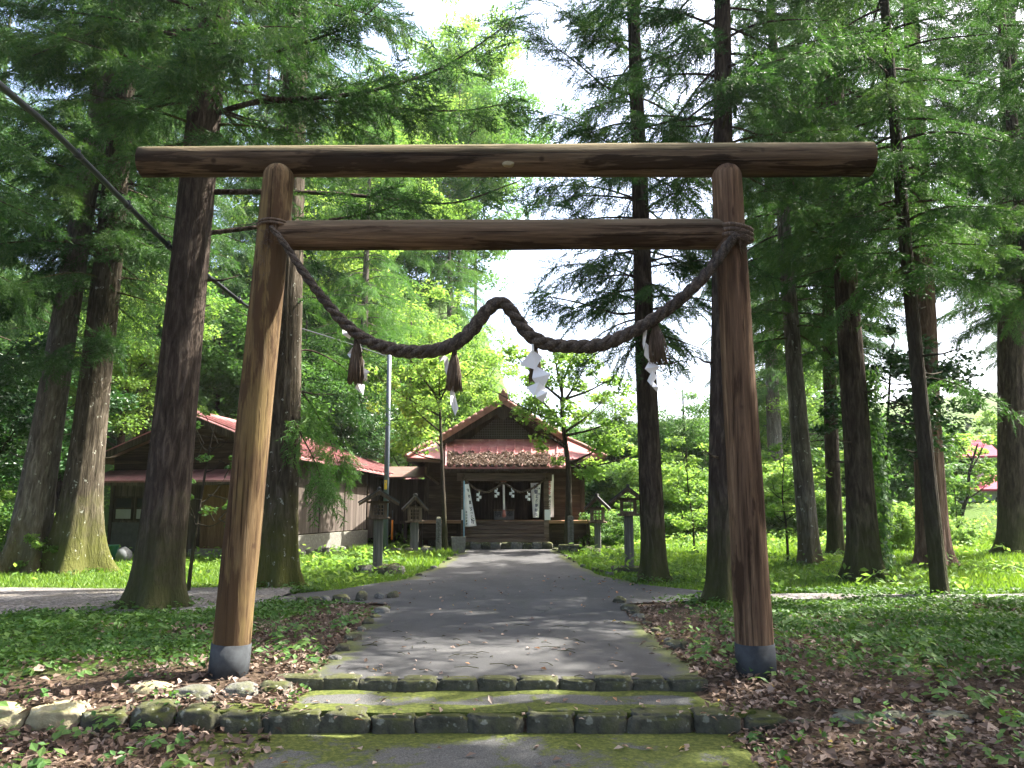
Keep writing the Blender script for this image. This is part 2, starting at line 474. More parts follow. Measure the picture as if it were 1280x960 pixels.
Y_LOW, Y_UP = 6.38, 7.13          # front faces of the two stone rows
Z_LOW, Z_MID = -.228, -.085

def H(x, y):
    x = np.asarray(x, float); y = np.asarray(y, float)
    side = sstep(1.55, 2.0, np.abs(x + .05))
    low = Z_LOW + np.where(x < 0, .025, .085) * sstep(1.75, 2.5, np.abs(x + .1)) + 0 * y
    mid = Z_MID * (1 - side) + side * (Z_MID + (.09 + .02) * sstep(Y_LOW, 7.6, y) - .03 * sstep(9.8, 11.2, y))
    main = side * .02 * (1 - sstep(10, 13, y))
    z = np.where(y < Y_LOW + .05, low, np.where(y < Y_UP + .04, mid, np.where(side > 0, side * np.maximum(mid, -1) + (1 - side) * main, main)))
    z = z + .14 * sstep(16, 24.3, y)
    bump = .035 * (np.sin(x * 1.9 + y * .7) * np.sin(y * 1.3 - x * .5)) + .02 * np.sin(x * 4.1 + 1) * np.sin(y * 3.7)
    z = z + bump * sstep(2.2, 3.5, np.abs(x)) * (y > Y_LOW + .1) * (1 - sstep(9.8, 11.2, y) * (1 - sstep(16, 18, y)))
    z = z + .10 * np.maximum(0, y - 31) * sstep(31, 40, y) * (1 + 2.6 * sstep(4, -14, x))
    z = z + .10 * np.maximum(0, np.abs(x + 2) - 22)
    return z
def h(x, y): return float(H(x, y))

def road_edges():
    L = [(378, 853), (405, 825), (432, 800), (462, 772), (484, 756)]
    Rr = [(884, 853), (862, 832), (838, 812), (806, 785), (776, 760)]
    L2 = [(318, 748.5), (420, 738), (505, 725), (548, 711), (572, 699), (590, 687)]
    R2 = [(884, 740.5), (800, 731), (742, 718), (716, 706), (696, 695), (682, 687)]
    f = lambda a: [(G(u, v).x, G(u, v).y) for u, v in a]
    return f(L), f(Rr), f(L2), f(R2)
EL, ER, EL2, ER2 = road_edges()
Y_J0, Y_J1 = G(0, 756).y, G(0, 748.5).y      # junction rows
XL_BR, XR_BR = G(318, 752).x, G(886, 748).x

def lerp(pts, y):
    ys = [p[1] for p in pts]; xs = [p[0] for p in pts]
    return float(np.interp(y, ys, xs))

def road_x(y):
    if y < EL[-1][1]: return lerp(EL, y), lerp(ER, y)
    j0 = EL[-1][1]
    k = min(1, (y - j0) / .5)
    a = lerp(EL, y) * (1 - k) + k * lerp(EL2, y)
    b = lerp(ER, y) * (1 - k) + k * lerp(ER2, y)
    return a, b

def strip_grid(name, rows, ncol, matl, zoff, mossf):
    """rows: list of (y, x0, x1) -> sheet with 'moss' point attribute, a little thicker than paper"""
    V, A = [], []
    for (y, x0, x1) in rows:
        for c in range(ncol + 1):
            x = x0 + (x1 - x0) * c / ncol
            V.append((x, y, zoff(x, y))); A.append(mossf(x, y, x0, x1))
    n = ncol + 1
    Fc = [(i * n + c, i * n + c + 1, (i + 1) * n + c + 1, (i + 1) * n + c) for i in range(len(rows) - 1) for c in range(ncol)]
    me = nmesh(name, V, Fc, matl)
    at = me.attributes.new('moss', 'FLOAT', 'POINT'); at.data.foreach_set('value', np.array(A, np.float32))
    return link(bpy.data.objects.new(name, me))

ys = [Y_UP + .04] + list(np.arange(Y_UP + .045, 24.75, .12))
rows = [(y, *[e + .05 * math.sin(y * 3.1 + k * 2) for k, e in enumerate(road_x(y))]) for y in ys]
def road_moss(x, y, x0, x1):
    d = min(x - x0, x1 - x)
    m = max(0, 1 - d / (.55 if y < 12 else .45)) * .95
    return m * (1 if (y < 10.6 or y > 15.5) else .15)
tag(strip_grid('road', rows, 28, M['road'], lambda x, y: h(0, max(y, Y_UP + .2)) + .016 - (.12 if y < Y_UP + .043 else 0), road_moss), kind='structure')
# mossy treads of the steps
rows = [(y, G(286, 880, Z_MID).x, G(932, 880, Z_MID).x) for y in [Y_LOW + .055] + list(np.linspace(Y_LOW + .06, Y_UP + .1, 14))]
tag(strip_grid('middle_step', rows, 40, M['moss'], lambda x, y: Z_MID + .014 + .012 * math.sin(x * 2.1 + 1) * math.sin(x * 5.3) - (.12 if y < Y_LOW + .058 else .006 * (y < Y_LOW + .1)), lambda x, y, a, b: .30 + .55 * (min(abs(y - Y_LOW - .1), abs(y - Y_UP)) < .2) + .5 * max(0, 1 - min(x - a, b - x) / .7)), kind='structure')
rows = [(y, G(205, 940, Z_LOW).x + .1 * math.sin(y * 5), G(948, 940, Z_LOW).x + .08 * math.sin(y * 4)) for y in np.linspace(3.0, Y_LOW + .06, 50)]
tag(strip_grid('lower_path', rows, 40, M['moss'], lambda x, y: Z_LOW + .015, lambda x, y, a, b: .35 + .5 * max(0, 1 - abs(y - Y_LOW) / .45) + .6 * max(0, 1 - min(x - a, b - x) / .9)), kind='structure')

# terrain sheet
xs = np.unique(np.concatenate([np.arange(-10, 10, .16), np.arange(-30, 30, 1.0), np.arange(-90, 91, 6.0), np.linspace(-600, 600, 25)]).round(3))
ysg = np.unique(np.concatenate([np.arange(-6, 5.8, .5), np.arange(5.8, 8, .05), np.arange(8, 16, .16), np.arange(16, 34, .6), np.arange(34, 70, 3), np.linspace(-400, 900, 27)]).round(3))
XX, YY = np.meshgrid(xs, ysg)
ZZ = H(XX, YY)
ZZ = np.minimum(ZZ, 45)
def lane_mask(x, y):
    # gravel crossing lane, left and right of the junction
    yl0 = np.where(x < 0, 11.4, 12.9) ; yl1 = np.where(x < 0, 14.7, 14.0)
    return (y > yl0) & (y < yl1)
green = np.zeros_like(XX)
def green_f(x, y):
    g = sstep(-2.4, -3.6, x) * sstep(6.6, 8.2, y) + sstep(2.3, 3.9, x) * sstep(6.7, 8.0, y) * .92
    g = np.maximum(g, sstep(13.2, 14.2, y) * .95)
    return np.clip(g, 0, 1)
green = green_f(XX, YY)
V = np.stack([XX, YY, ZZ], -1).reshape(-1, 3)
nx, ny = len(xs), len(ysg)
I = np.arange(nx * ny).reshape(ny, nx)
Fq = np.stack([I[:-1, :-1], I[:-1, 1:], I[1:, 1:], I[1:, :-1]], -1).reshape(-1, 4)
me = nmesh('ground', V, Fq, M['soil'], smooth=True)
at = me.attributes.new('green', 'FLOAT', 'POINT'); at.data.foreach_set('value', green.ravel().astype(np.float32))
tag(link(bpy.data.objects.new('ground', me)), kind='structure')

# gravel lanes
def poly_lane(name, x0, x1, ya, yb):
    V, Fc = [], []
    n = 60; m = 10
    for i in range(n + 1):
        x = x0 + (x1 - x0) * i / n
        a = ya(x) + .15 * math.sin(x * 1.7) + .06 * math.sin(x * 5.3); b = yb(x) + .15 * math.sin(x * 1.3 + 1)
        for j in range(m + 1):
            y = a + (b - a) * j / m
            V.append((x, y, h(x, y) + .012 + .05 * math.sin(math.pi * j / m) ))
    for i in range(n):
        for j in range(m):
            k = i * (m + 1) + j
            Fc.append((k, k + m + 1, k + m + 2, k + 1))
    me = nmesh(name, V, Fc, M['gravel'], smooth=True)
    return tag(link(bpy.data.objects.new(name, me)), kind='structure')
poly_lane('gravel_lane', -40, XL_BR + .35, lambda x: 11.4 + .06 * (x + 4), lambda x: 14.9 + .03 * (x + 4))
poly_lane('gravel_lane', XR_BR - .3, 45, lambda x: 12.85 + .02 * x, lambda x: 13.5 + .02 * x)

# ------------------------------------------------------------------ stones
def stone_mesh(name, sx, sy, sz, seed, matl, boxy=.55, rough=1.0):
    import bmesh
    bm = bmesh.new(); bmesh.ops.create_icosphere(bm, subdivisions=4, radius=1)
    o = Vector((seed * 3.7, seed * 1.3, seed * 2.1))
    for v_ in bm.verts:
        c = v_.co
        q = Vector([math.copysign(abs(x) ** boxy, x) for x in c])
        n1 = mnoise.noise(c * 1.3 + o); n2 = mnoise.noise(c * 4 + o); n3 = mnoise.noise(c * 11 + o)
        fc = mnoise.voronoi(c * 1.6 + o)[0][0]
        q = q * (1 + (.20 * n1 + .09 * n2 + .035 * n3 - .10 * (fc - .4)) * rough)
        v_.co = Vector((q.x * sx, q.y * sy, q.z * sz))
    me = bpy.data.meshes.new(name); bm.to_mesh(me); bm.free()
    me.materials.append(matl)
    me.polygons.foreach_set('use_smooth', [True] * len(me.polygons))
    return me

def stone(name, loc, size, seed, matl, label, cat, group, boxy=.55, rz=0):
    o = link(bpy.data.objects.new(name, stone_mesh(name, size[0] / 2, size[1] / 2, size[2] / 2, seed, matl, boxy)))
    o.location = loc; o.rotation_euler = (0, 0, rz)
    return tag(o, label, cat, group)

ORD = ['first', 'second', 'third', 'fourth', 'fifth', 'sixth', 'seventh', 'eighth', 'ninth', 'tenth', 'eleventh', 'twelfth', 'thirteenth', 'fourteenth', 'fifteenth', 'sixteenth']
lower = [275, 331, 400, 461, 523, 588, 656, 719, 786, 867, 927]
for i in range(10):
    a, b = P(lower[i], 905, Y_LOW), P(lower[i + 1], 905, Y_LOW)
    wd = (b.x - a.x) * .985
    top = Z_MID + .016 + random.uniform(-.014, .012)
    stone('kerb_stone', ((a.x + b.x) / 2, Y_LOW + .085, top - .11), (wd * 1.03, .22, .225), i, M['stone_moss'],
          'mossy squared kerb stone of the lower step, %s from its left end' % ORD[i], 'kerb stone', 'kerb stones of the lower step', .37, random.uniform(-.03, .03))
upper = [340, 402, 450, 498, 547, 596, 646, 698, 744, 790, 836, 882]
for i in range(11):
    a, b = P(upper[i], 857, Y_UP), P(upper[i + 1], 857, Y_UP)
    top = .028 + random.uniform(-.01, .012)
    stone('kerb_stone', ((a.x + b.x) / 2, Y_UP + .07, top - .085), ((b.x - a.x) * 1.03, .17, .17), 20 + i, M['stone_moss'],
          'flat dark kerb stone of the upper step, %s from its left end' % ORD[i], 'kerb stone', 'kerb stones of the upper step', .37, random.uniform(-.03, .03))
lrow = [(0, 28, 'cut by the frame edge'), (28, 97, ''), (97, 158, ''), (158, 216, ''), (216, 274, '')]
llab = ['grey rounded boulder ending the low border row beside the sunlit tan one', 'sunlit tan rounded boulder in the low border row left of the path',
        'dark mossy boulder right of the sunlit tan one in the border row', 'dark mossy boulder between two others in the border row, second from the tan one',
        'mossy split boulder of the border row next to the lower step']
for i, (a, b, _) in enumerate(lrow):
    if i == 0: a = -38
    pa, pb = P(a, 905, Y_LOW), P(b, 905, Y_LOW)
    stone('border_stone', ((pa.x + pb.x) / 2, Y_LOW + .12, -.155 + .02 * math.sin(i * 2.3)), ((pb.x - pa.x) * 1.03, .3, .245), 40 + i, M['stone_pale'] if i < 2 else M['stone_moss'], llab[i], 'boulder', 'border boulders left of the steps', .62)
rrow = [(930, 985, 'half buried mossy stone of the right border row next to the lower step'), (1038, 1104, 'flat grey stone in the leaf litter of the right border row, second from the step'),
        (1106, 1158, 'grey stone in the leaf litter of the right border row, third from the step'), (1160, 1222, 'long grey stone ending the right border row under leaves'), (986, 1036, 'leaf covered low stone in the right border row, behind green sprigs')]
for i, (a, b, lb) in enumerate(rrow):
    pa, pb = P(a, 905, Y_LOW), P(b, 905, Y_LOW)
    stone('border_stone', ((pa.x + pb.x) / 2, Y_LOW + .1, -.165 - (.03 if i == 4 else 0)), ((pb.x - pa.x) * 1.02, .24, .17), 50 + i, M['stone_grey'] if i else M['stone_moss'], lb, 'border stone', 'border stones right of the steps', .6)
brow = [(150, 853, 30, 'dark small boulder on the leaf litter, farthest of its group from the post'), (182, 860, 50, 'pale topped boulder between dark ones in the leaf litter'), (236, 865, 56, 'flat brown stone among orange leaves near the left gate post'), (297, 861, 44, 'smooth grey stone at the foot of the left gate post'), (340, 858, 40, 'low mossy stone between the left gate post and the upper step')]
for i, (u, v_, wp, lb) in enumerate(brow):
    p = G(u, v_ + 8, -.04)
    stone('border_stone', (p.x, p.y + .1, -.06), (wp * p.y / 1000 * 1.0, .24, .18), 60 + i, M['stone_moss'] if i in (0, 4) else M['stone_pale'] if i == 1 else M['stone_grey'], lb, 'boulder', 'boulders by the left gate post', .7)
# small edging stones by the junction and along the road
k = 0
for (pts, lab, grp, n) in [(((345, 757), (420, 753), (500, 747)), 'small rounded edging stone bordering the paved branch on the left', 'edging stones of the left branch', 8),
                           (((770, 750), (800, 775), (850, 815)), 'small grey edging stone half under leaves along the right road edge', 'edging stones of the right road edge', 9),
                           (((488, 757), (455, 785), (415, 830)), 'small grey edging stone in leaf litter along the left road edge', 'edging stones of the left road edge', 8),
                           (((690, 692), (720, 708), (770, 722)), 'pale pebble sized edging stone along the far right curve of the road', 'edging stones of the far right curve', 9),
                           (((588, 690), (560, 705), (520, 722)), 'pale pebble sized edging stone along the far left curve of the road', 'edging stones of the far left curve', 8)]:
    for i in range(n):
        t_ = (i + random.uniform(.2, .8)) / n
        u = np.interp(t_, [0, .5, 1], [q[0] for q in pts]); v_ = np.interp(t_, [0, .5, 1], [q[1] for q in pts])
        p = G(u, v_)
        s_ = random.uniform(.12, .26) * (1 if p.y < 14 else .8)
        s2 = (1.5 if 'left branch' in grp else 1)
        stone('edging_stone', (p.x, p.y, h(p.x, p.y) + .02), (s_ * s2, s_ * .8, s_ * .7 * s2), 80 + k, M['stone_moss'] if k % 3 else M['stone_grey'], lab, 'edging stone', grp, .7, random.uniform(0, 3)); k += 1
#__PART2__
def GT(u, v):
    z = 0.0
    for _ in range(6):
        p = G(u, v, z); z = h(p.x, p.y)
    p.z = z
    return p
def wpx(u, v, Y, w):            # metres spanned by w pixels at a point
    return (P(u + w / 2, v, Y) - P(u - w / 2, v, Y)).length
def smooth_path(pts, n):
    """Catmull-Rom resample of 3d points / tuples"""
    pts = [np.array(p, float) for p in pts]
    q = [2 * pts[0] - pts[1]] + pts + [2 * pts[-1] - pts[-2]]
    out = []
    seg = len(pts) - 1
    for i in range(n):
        t = i / (n - 1) * seg; k = min(int(t), seg - 1); t -= k
        a, b, c, d = q[k:k + 4]
        out.append(.5 * ((2 * b) + (c - a) * t + (2 * a - 5 * b + 4 * c - d) * t * t + (3 * b - a - 3 * c + d) * t ** 3))
    return out

# ------------------------------------------------------------------ torii gate
YT = 7.42
gate = tag(empty('torii_gate', (0, YT, 0)), 'large torii gate of barked logs standing across the path', 'torii gate')
def world_child(o, par):            # geometry is written in world space: undo the parent's offset
    o.parent = par
    o.matrix_parent_inverse = Matrix.Translation(-par.location)
    return o
def log(a, b, r0, r1, n=40, seg=32, seed=0, bumpy=.015, round_end=False, dome=False):
    mb = MB(); a, b = Vector(a), Vector(b); pts = []; rad = []
    ts = [i / n for i in range(n + 1)]
    for t_ in ts:
        pts.append(a.lerp(b, t_)); rad.append(r0 + (r1 - r0) * t_)
    if round_end:
        L = (b - a).length
        pts = [a.lerp(b, -.0 + .004 / L)] + pts[1:-1] + [a.lerp(b, 1 - .004 / L)]
        pts = [a] + pts + [b]; rad = [rad[0] * .95] + rad + [rad[-1] * .95]
    if dome:
        dd_ = (b - a).normalized()
        pts = pts[:-1] + [b - dd_ * r1 * q for q in (.8, .5, .25, .08, 0)]
        rad = rad[:-1] + [r1 * q for q in (1, .88, .68, .42, .1)]
        pts = [p for p in pts[:-6]] + pts[-5:] if (pts[-6] - b).length < r1 * .85 else pts
        rad = rad[-len(pts):] if len(rad) != len(pts) else rad
    f = lambda i, an: 1 + bumpy * mnoise.noise(Vector((math.cos(an) * 1.2 + seed, math.sin(an) * 1.2, i * .18))) + bumpy * .5 * mnoise.noise(Vector((math.cos(an) * 5 + seed, math.sin(an) * 5, i * .1)))
    mb.tube(pts, rad, seg, 0, True, 0, f)
    return mb
for (u0, v0, u1, v1, w0, w1, mt, sd) in [(285.5, 843, 350, 203, 47, 37, 'post_left', 1), (945.5, 843, 907.5, 203, 47.5, 36, 'post_right', 5)]:
    a, b = P(u0, v0, YT - .045), P(u1, v1 + 2, YT - .045)
    r0, r1 = wpx(u0, v0, YT, w0) / 2, wpx(u1, v1, YT, w1) / 2
    d = (b - a).normalized()
    a2 = a - d * .12
    po = log(a2, b, r0, r1, 50, 36, sd, .03, False, True).build('post', M[mt], None)
    world_child(po, gate)
    s1 = a + d * (b - a).length * (843 - 806) / (843 - 203) * .97
    mb = MB().tube([a2, s1, s1 + d * .004], [r0 + .007, r0 + .005, r0 - .012], 40, 0, True)
    world_child(mb.build('metal_sleeve', M['sleeve'], None), po)
    bpy.data.objects[po.name].children[0].matrix_parent_inverse = Matrix.Identity(4)
a, b = P(177, 202.5, YT + .015), P(1088, 199.5, YT + .015)
ka = log(a, b, wpx(177, 202, YT, 37.5) / 2, wpx(1088, 199, YT, 43) / 2, 60, 40, 9, .03, True).build('top_beam', M['beam_wood'])
world_child(ka, gate)
a, b = P(341, 294.5, YT - .03), P(921, 292.5, YT - .03)
nk = log(a, b, wpx(341, 294, YT, 37) / 2, wpx(921, 292, YT, 38) / 2, 50, 40, 13, .03).build('tie_beam', M['nuki_wood'])
world_child(nk, gate)
c = P(635, 205, YT - .125)
mb = MB()
mb.tube([c + Vector((0, .03, 0)), c + Vector((0, -.012, 0)), c + Vector((0, -.022, 0))], [.05, .055, .035], 14, 0, True, .12)
mb.v = [(v_[0], v_[1], c.z + (v_[2] - c.z) * .5) for v_ in mb.v]
world_child(tag(mb.build('bracket_fungus', M['stone_pale']), 'pale bracket fungus on the top beam'), gate)

# ------------------------------------------------------------------ straw rope
rp = [(338, 283, 3.2), (352, 300, 4), (375, 334, 5.2), (402, 371, 6.2), (432, 405, 7.2), (462, 427, 8), (492, 437, 8.6), (522, 440, 8.8), (552, 436, 9), (577, 424, 9), (597, 403, 8.8), (609, 388, 8.6),
      (618, 380.5, 8.4), (627, 378.5, 8.2), (637, 386, 8.3), (649, 403, 8.6), (662, 419, 9), (684, 430, 9), (716, 433, 9), (750, 431, 8.8), (788, 416, 8.4), (830, 390, 8), (868, 358, 7.6), (893, 330, 7), (910, 306, 6.6), (922, 294, 6)]
cen = []
for i, (u, v, r) in enumerate(rp):
    Y = YT - .21 - (.01 if 0 < i < len(rp) - 1 else .03)
    p = P(u, v, Y); cen.append((p.x, p.y, p.z, r * p.y / 1000 * .95))
cen = smooth_path(cen, 420)
mb = MB()
C_ = [Vector(c[:3]) for c in cen]; Rr_ = [c[3] for c in cen]
arc = [0]
for i in range(1, len(C_)): arc.append(arc[-1] + (C_[i] - C_[i - 1]).length)
for s_ in range(3):
    pts = []
    for i, c in enumerate(C_):
        t_ = (C_[min(i + 1, len(C_) - 1)] - C_[max(i - 1, 0)]).normalized()
        n1 = t_.cross(Vector((0, 1, 0))).normalized(); n2 = t_.cross(n1)
        a = -2 * math.pi * (arc[i] / (5.6 * .06)) + s_ * 2 * math.pi / 3
        pts.append(c + (n1 * math.cos(a) + n2 * math.sin(a)) * Rr_[i] * .5)
    f = lambda i, an: 1 + .13 * mnoise.noise(Vector((math.cos(an) * 2.5 + s_ * 9, math.sin(an) * 2.5, i * .07))) + .10 * math.sin(an * 6 + i * .22) + .09 * mnoise.noise(Vector((an, i * .3, s_ * 5)))
    mb.tube(pts, [r * .6 for r in Rr_], 12, 0, True, .03, f)
rope = mb.build('straw_rope', M['rope'])
tag(rope, 'thick twisted sacred straw rope sagging between the gate posts', 'rope')
mb = MB()
for i in range(620):                # loose straws sticking out of the twist
    k = random.randrange(5, 415); c = C_[k]
    d = Vector((random.gauss(0, 1), random.gauss(0, .6), random.gauss(-.2, 1))).normalized()
    t_ = (C_[min(k + 3, 419)] - C_[k - 3]).normalized()
    d = (d + t_ * random.choice((-1.5, 1.5))).normalized()
    p0 = c + d * Rr_[k] * .4
    mb.tube([p0, p0 + d * .03 + Vector((0, 0, .004)), p0 + d * random.uniform(.045, .10)], [.0022, .0018, .0009], 4, 0, False)
mb.build('loose_straw', M['straw'], rope)
mb = MB()
kc = P(921, 296, YT - .24)
for i in range(150):                # frayed knot on the right post
    d = Vector((random.gauss(.55, .55), random.gauss(-.2, .4), random.gauss(.1, .75))).normalized()
    L = random.uniform(.07, .17)
    p0 = kc + Vector((random.uniform(-.04, .05), random.uniform(-.01, .05), random.uniform(-.05, .05)))
    mb.tube([p0, p0 + d * L * .55, p0 + d * L + Vector((0, 0, -.03 * random.random()))], [.0034, .003, .0012], 5, 0, False)
lp = []
for i in range(40):
    a = i / 39 * 2 * math.pi * 1.0
    lp.append(P(917, 296, YT - .045) + Vector((.165 * math.cos(a), .175 * math.sin(a), .02 * math.sin(a * 2) + .012 * i / 39)))
for o_ in (0, .045, -.045): mb.tube([p + Vector((0, 0, o_)) for p in lp], .024, 8, 0, True, .06)
tag(mb.build('knot', M['straw'], rope), 'frayed straw knot round the right post')
mb = MB()
for o_ in (0, .03):
    lp = [P(343, 287, YT - .045) + Vector((.155 * math.cos(a), .16 * math.sin(a), o_ - .02 * math.sin(a))) for a in np.linspace(0, 2 * math.pi, 40)]
    mb.tube(lp, .013, 7, 0, True, .08)
for i in range(40):
    v_ = 286 + 60 * random.random() ** 1.3; p0 = P(334 - (v_ - 286) * .12 + random.uniform(-4, 4), v_, YT - .205)
    d = Vector((random.gauss(0, .6), -.25, random.gauss(-.2, .6))).normalized()
    mb.tube([p0, p0 + d * .03, p0 + d * .055 + Vector((0, 0, -.015))], [.0022, .002, .001], 4, 0, False)
tag(mb.build('knot', M['straw'], rope), 'thin straw windings round the left post')

# tassels and zigzag papers
def tassel(u0, v0, u1, v1, w, Y, label, n=120):
    t0, t1 = P(u0, v0, Y), P(u1, v1, Y)
    mb = MB(); L = (t1 - t0).length; rw = wpx(u1, v1, Y, w) / 2
    ax = (t1 - t0).normalized()
    for i in range(n):
        a = random.uniform(0, 2 * math.pi); q = math.sqrt(random.random())
        e = Vector((math.cos(a), math.sin(a) * .7, 0)) * rw * q
        l = L * random.uniform(.86, 1.03)
        p0 = t0 + Vector((math.cos(a), math.sin(a), 0)) * .016 * q
        mb.tube([p0, p0 + ax * l * .3 + e * .5, p0 + ax * l * .65 + e * .85, p0 + ax * l + e * random.uniform(.9, 1.2)], [.0035, .004, .004, .003], 4, 0, True)
    o = mb.build('straw_tassel', M['straw'])
    tag(o, label, 'tassel', 'straw tassels on the gate rope')
    b = MB().tube([t0 + Vector((0, 0, .05)), t0 + Vector((0, 0, .02)), t0 - Vector((0, 0, .012)), t0 - Vector((0, 0, .05))], [.012, .021, .026, .024], 12, 0, True, .05)
    b.build('binding', M['rope'], o)
tassel(446, 424, 444, 480, 16, YT - .19, 'straw tassel hanging before the white paper at the rope\'s left end')
tassel(568, 440, 567, 489, 18, YT - .19, 'broad straw tassel with a paper tip below it, left of the rope\'s peak')
tassel(669, 434, 669, 478, 12, YT - .16, 'straw tassel mostly hidden behind the big zigzag paper')
tassel(819, 404, 824, 455, 24, YT - .19, 'wind blown straw tassel in front of a tree trunk, beside narrow paper', 110)
def shide(label, polys, Y, group='zigzag papers on the gate rope'):
    mb = MB(); tail = None
    for k, poly in enumerate(polys):
        n = len(poly)
        pts = [P(u, v, Y + .012 * (k % 3) + (.03 if (j % 2) else -.012) * (1 if k % 2 else -1)) for j, (u, v) in enumerate(poly)]
        mb.slab(pts, (0, .0015, 0))
    return tag(mb.build('zigzag_paper', M['paper']), label, 'paper streamer', group)
shide('white zigzag paper half covered by the tassel at the left end', [[(428, 412), (440, 418), (437, 424), (428, 418)], [(449, 427), (453, 438), (446, 452), (447, 432)], [(434, 443), (442, 432), (446, 440), (438, 448)], [(448, 440), (456, 452), (453, 466), (446, 454)], [(452, 458), (462, 464), (455, 476), (449, 470)], [(446, 478), (456, 481), (454, 494), (444, 485)]], YT - .16)
shide('white zigzag paper curling behind the broad tassel, its tip below', [[(548, 447), (553, 444), (556, 448), (550, 452)], [(554, 443), (560, 447), (562, 460), (556, 464)], [(556, 460), (564, 456), (566, 468), (558, 469)], [(559, 466), (567, 466), (568, 482), (560, 482)], [(562, 478), (568, 479), (569, 496), (563, 494)], [(563, 490), (568, 491), (573, 510), (569, 520), (563, 505)]], YT - .16)
shide('large bright white zigzag paper of four squares right of the rope\'s peak', [[(664, 430), (667, 430), (668, 440), (665, 440)], [(665, 437), (678, 446), (669, 462), (650, 456)], [(668, 456), (688, 468), (677, 490), (665, 473)], [(674, 477), (683, 486), (667, 495), (658, 484)], [(670, 486), (685, 490), (679, 503), (670, 497)]], YT - .25)
shide('narrow white zigzag paper hanging before the right tree trunk', [[(804, 412), (809, 410), (808, 420), (805, 438), (803, 430)], [(807, 428), (818, 439), (813, 454), (805, 444)], [(812, 450), (824, 458), (816, 470), (806, 461)], [(815, 463), (822, 470), (814, 482), (809, 476)], [(816, 476), (823, 484), (822, 491), (815, 483)]], YT - .2)

# ------------------------------------------------------------------ overhead cable and utility pole
pp = GT(481, 693)
pole = empty('utility_pole', pp); YP = pp.y
tag(pole, 'slim grey utility pole standing beside the near left lantern', 'utility pole')
top = P(484.5, 440, YP)
mb = MB().tube([(0, 0, -.2), (0, 0, 3), (0, 0, top.z - pp.z + .15)], [.078, .07, .06], 20)
mb.build('shaft', M['pole_grey'], pole)
MB().tube([(0, 0, top.z - pp.z + .15), (0, 0, top.z - pp.z + .19)], [.065, .04], 16).build('cap', M['black_rubber'], pole)
mb = MB()
mb.box((-.01, -.082, P(481, 606, YP).z - pp.z), (.07, .012, .26))
mb.build('number_tag', M['yellow'], pole)
mb = MB()
for zz in (1.1, 1.35): mb.tube([(0, -.09, zz + .9), (0, -.22, zz + .9)], .012, 6)
mb.build('step_bolt', M['pole_grey'], pole)
cb = [(-70, 40, 6.9), (0, 106, 8.0), (55, 153, 8.9), (110, 206, 9.9), (165, 262, 11), (221, 317, 12.1), (265, 349, 13.2), (313, 385, 14.4), (360, 405, 16.2), (420, 424, 18.8), (483, 445, YP - .09)]
cpt = [Vector(c) for c in smooth_path([P(*c) for c in cb], 80)]
rad = [.038 if i < 54 else (.024 if i < 58 else .012) for i in range(80)]
cable = tag(MB().tube(cpt, rad, 14, 0, True).build('cable', M['black_rubber']), 'black sheathed overhead cable running down from the upper left to the pole', 'cable')
mb = MB()
for i in (22, 31, 38, 46, 53):
    d = (cpt[i + 1] - cpt[i]).normalized(); mb = MB()
    mb.tube([cpt[i] - d * .05, cpt[i] + d * .05], [.046, .046], 14)
    mb.box(cpt[i] + Vector((0, 0, .06)), (.03, .05, .05))
    mb.build('clamp', M['black_rubber'], cable)

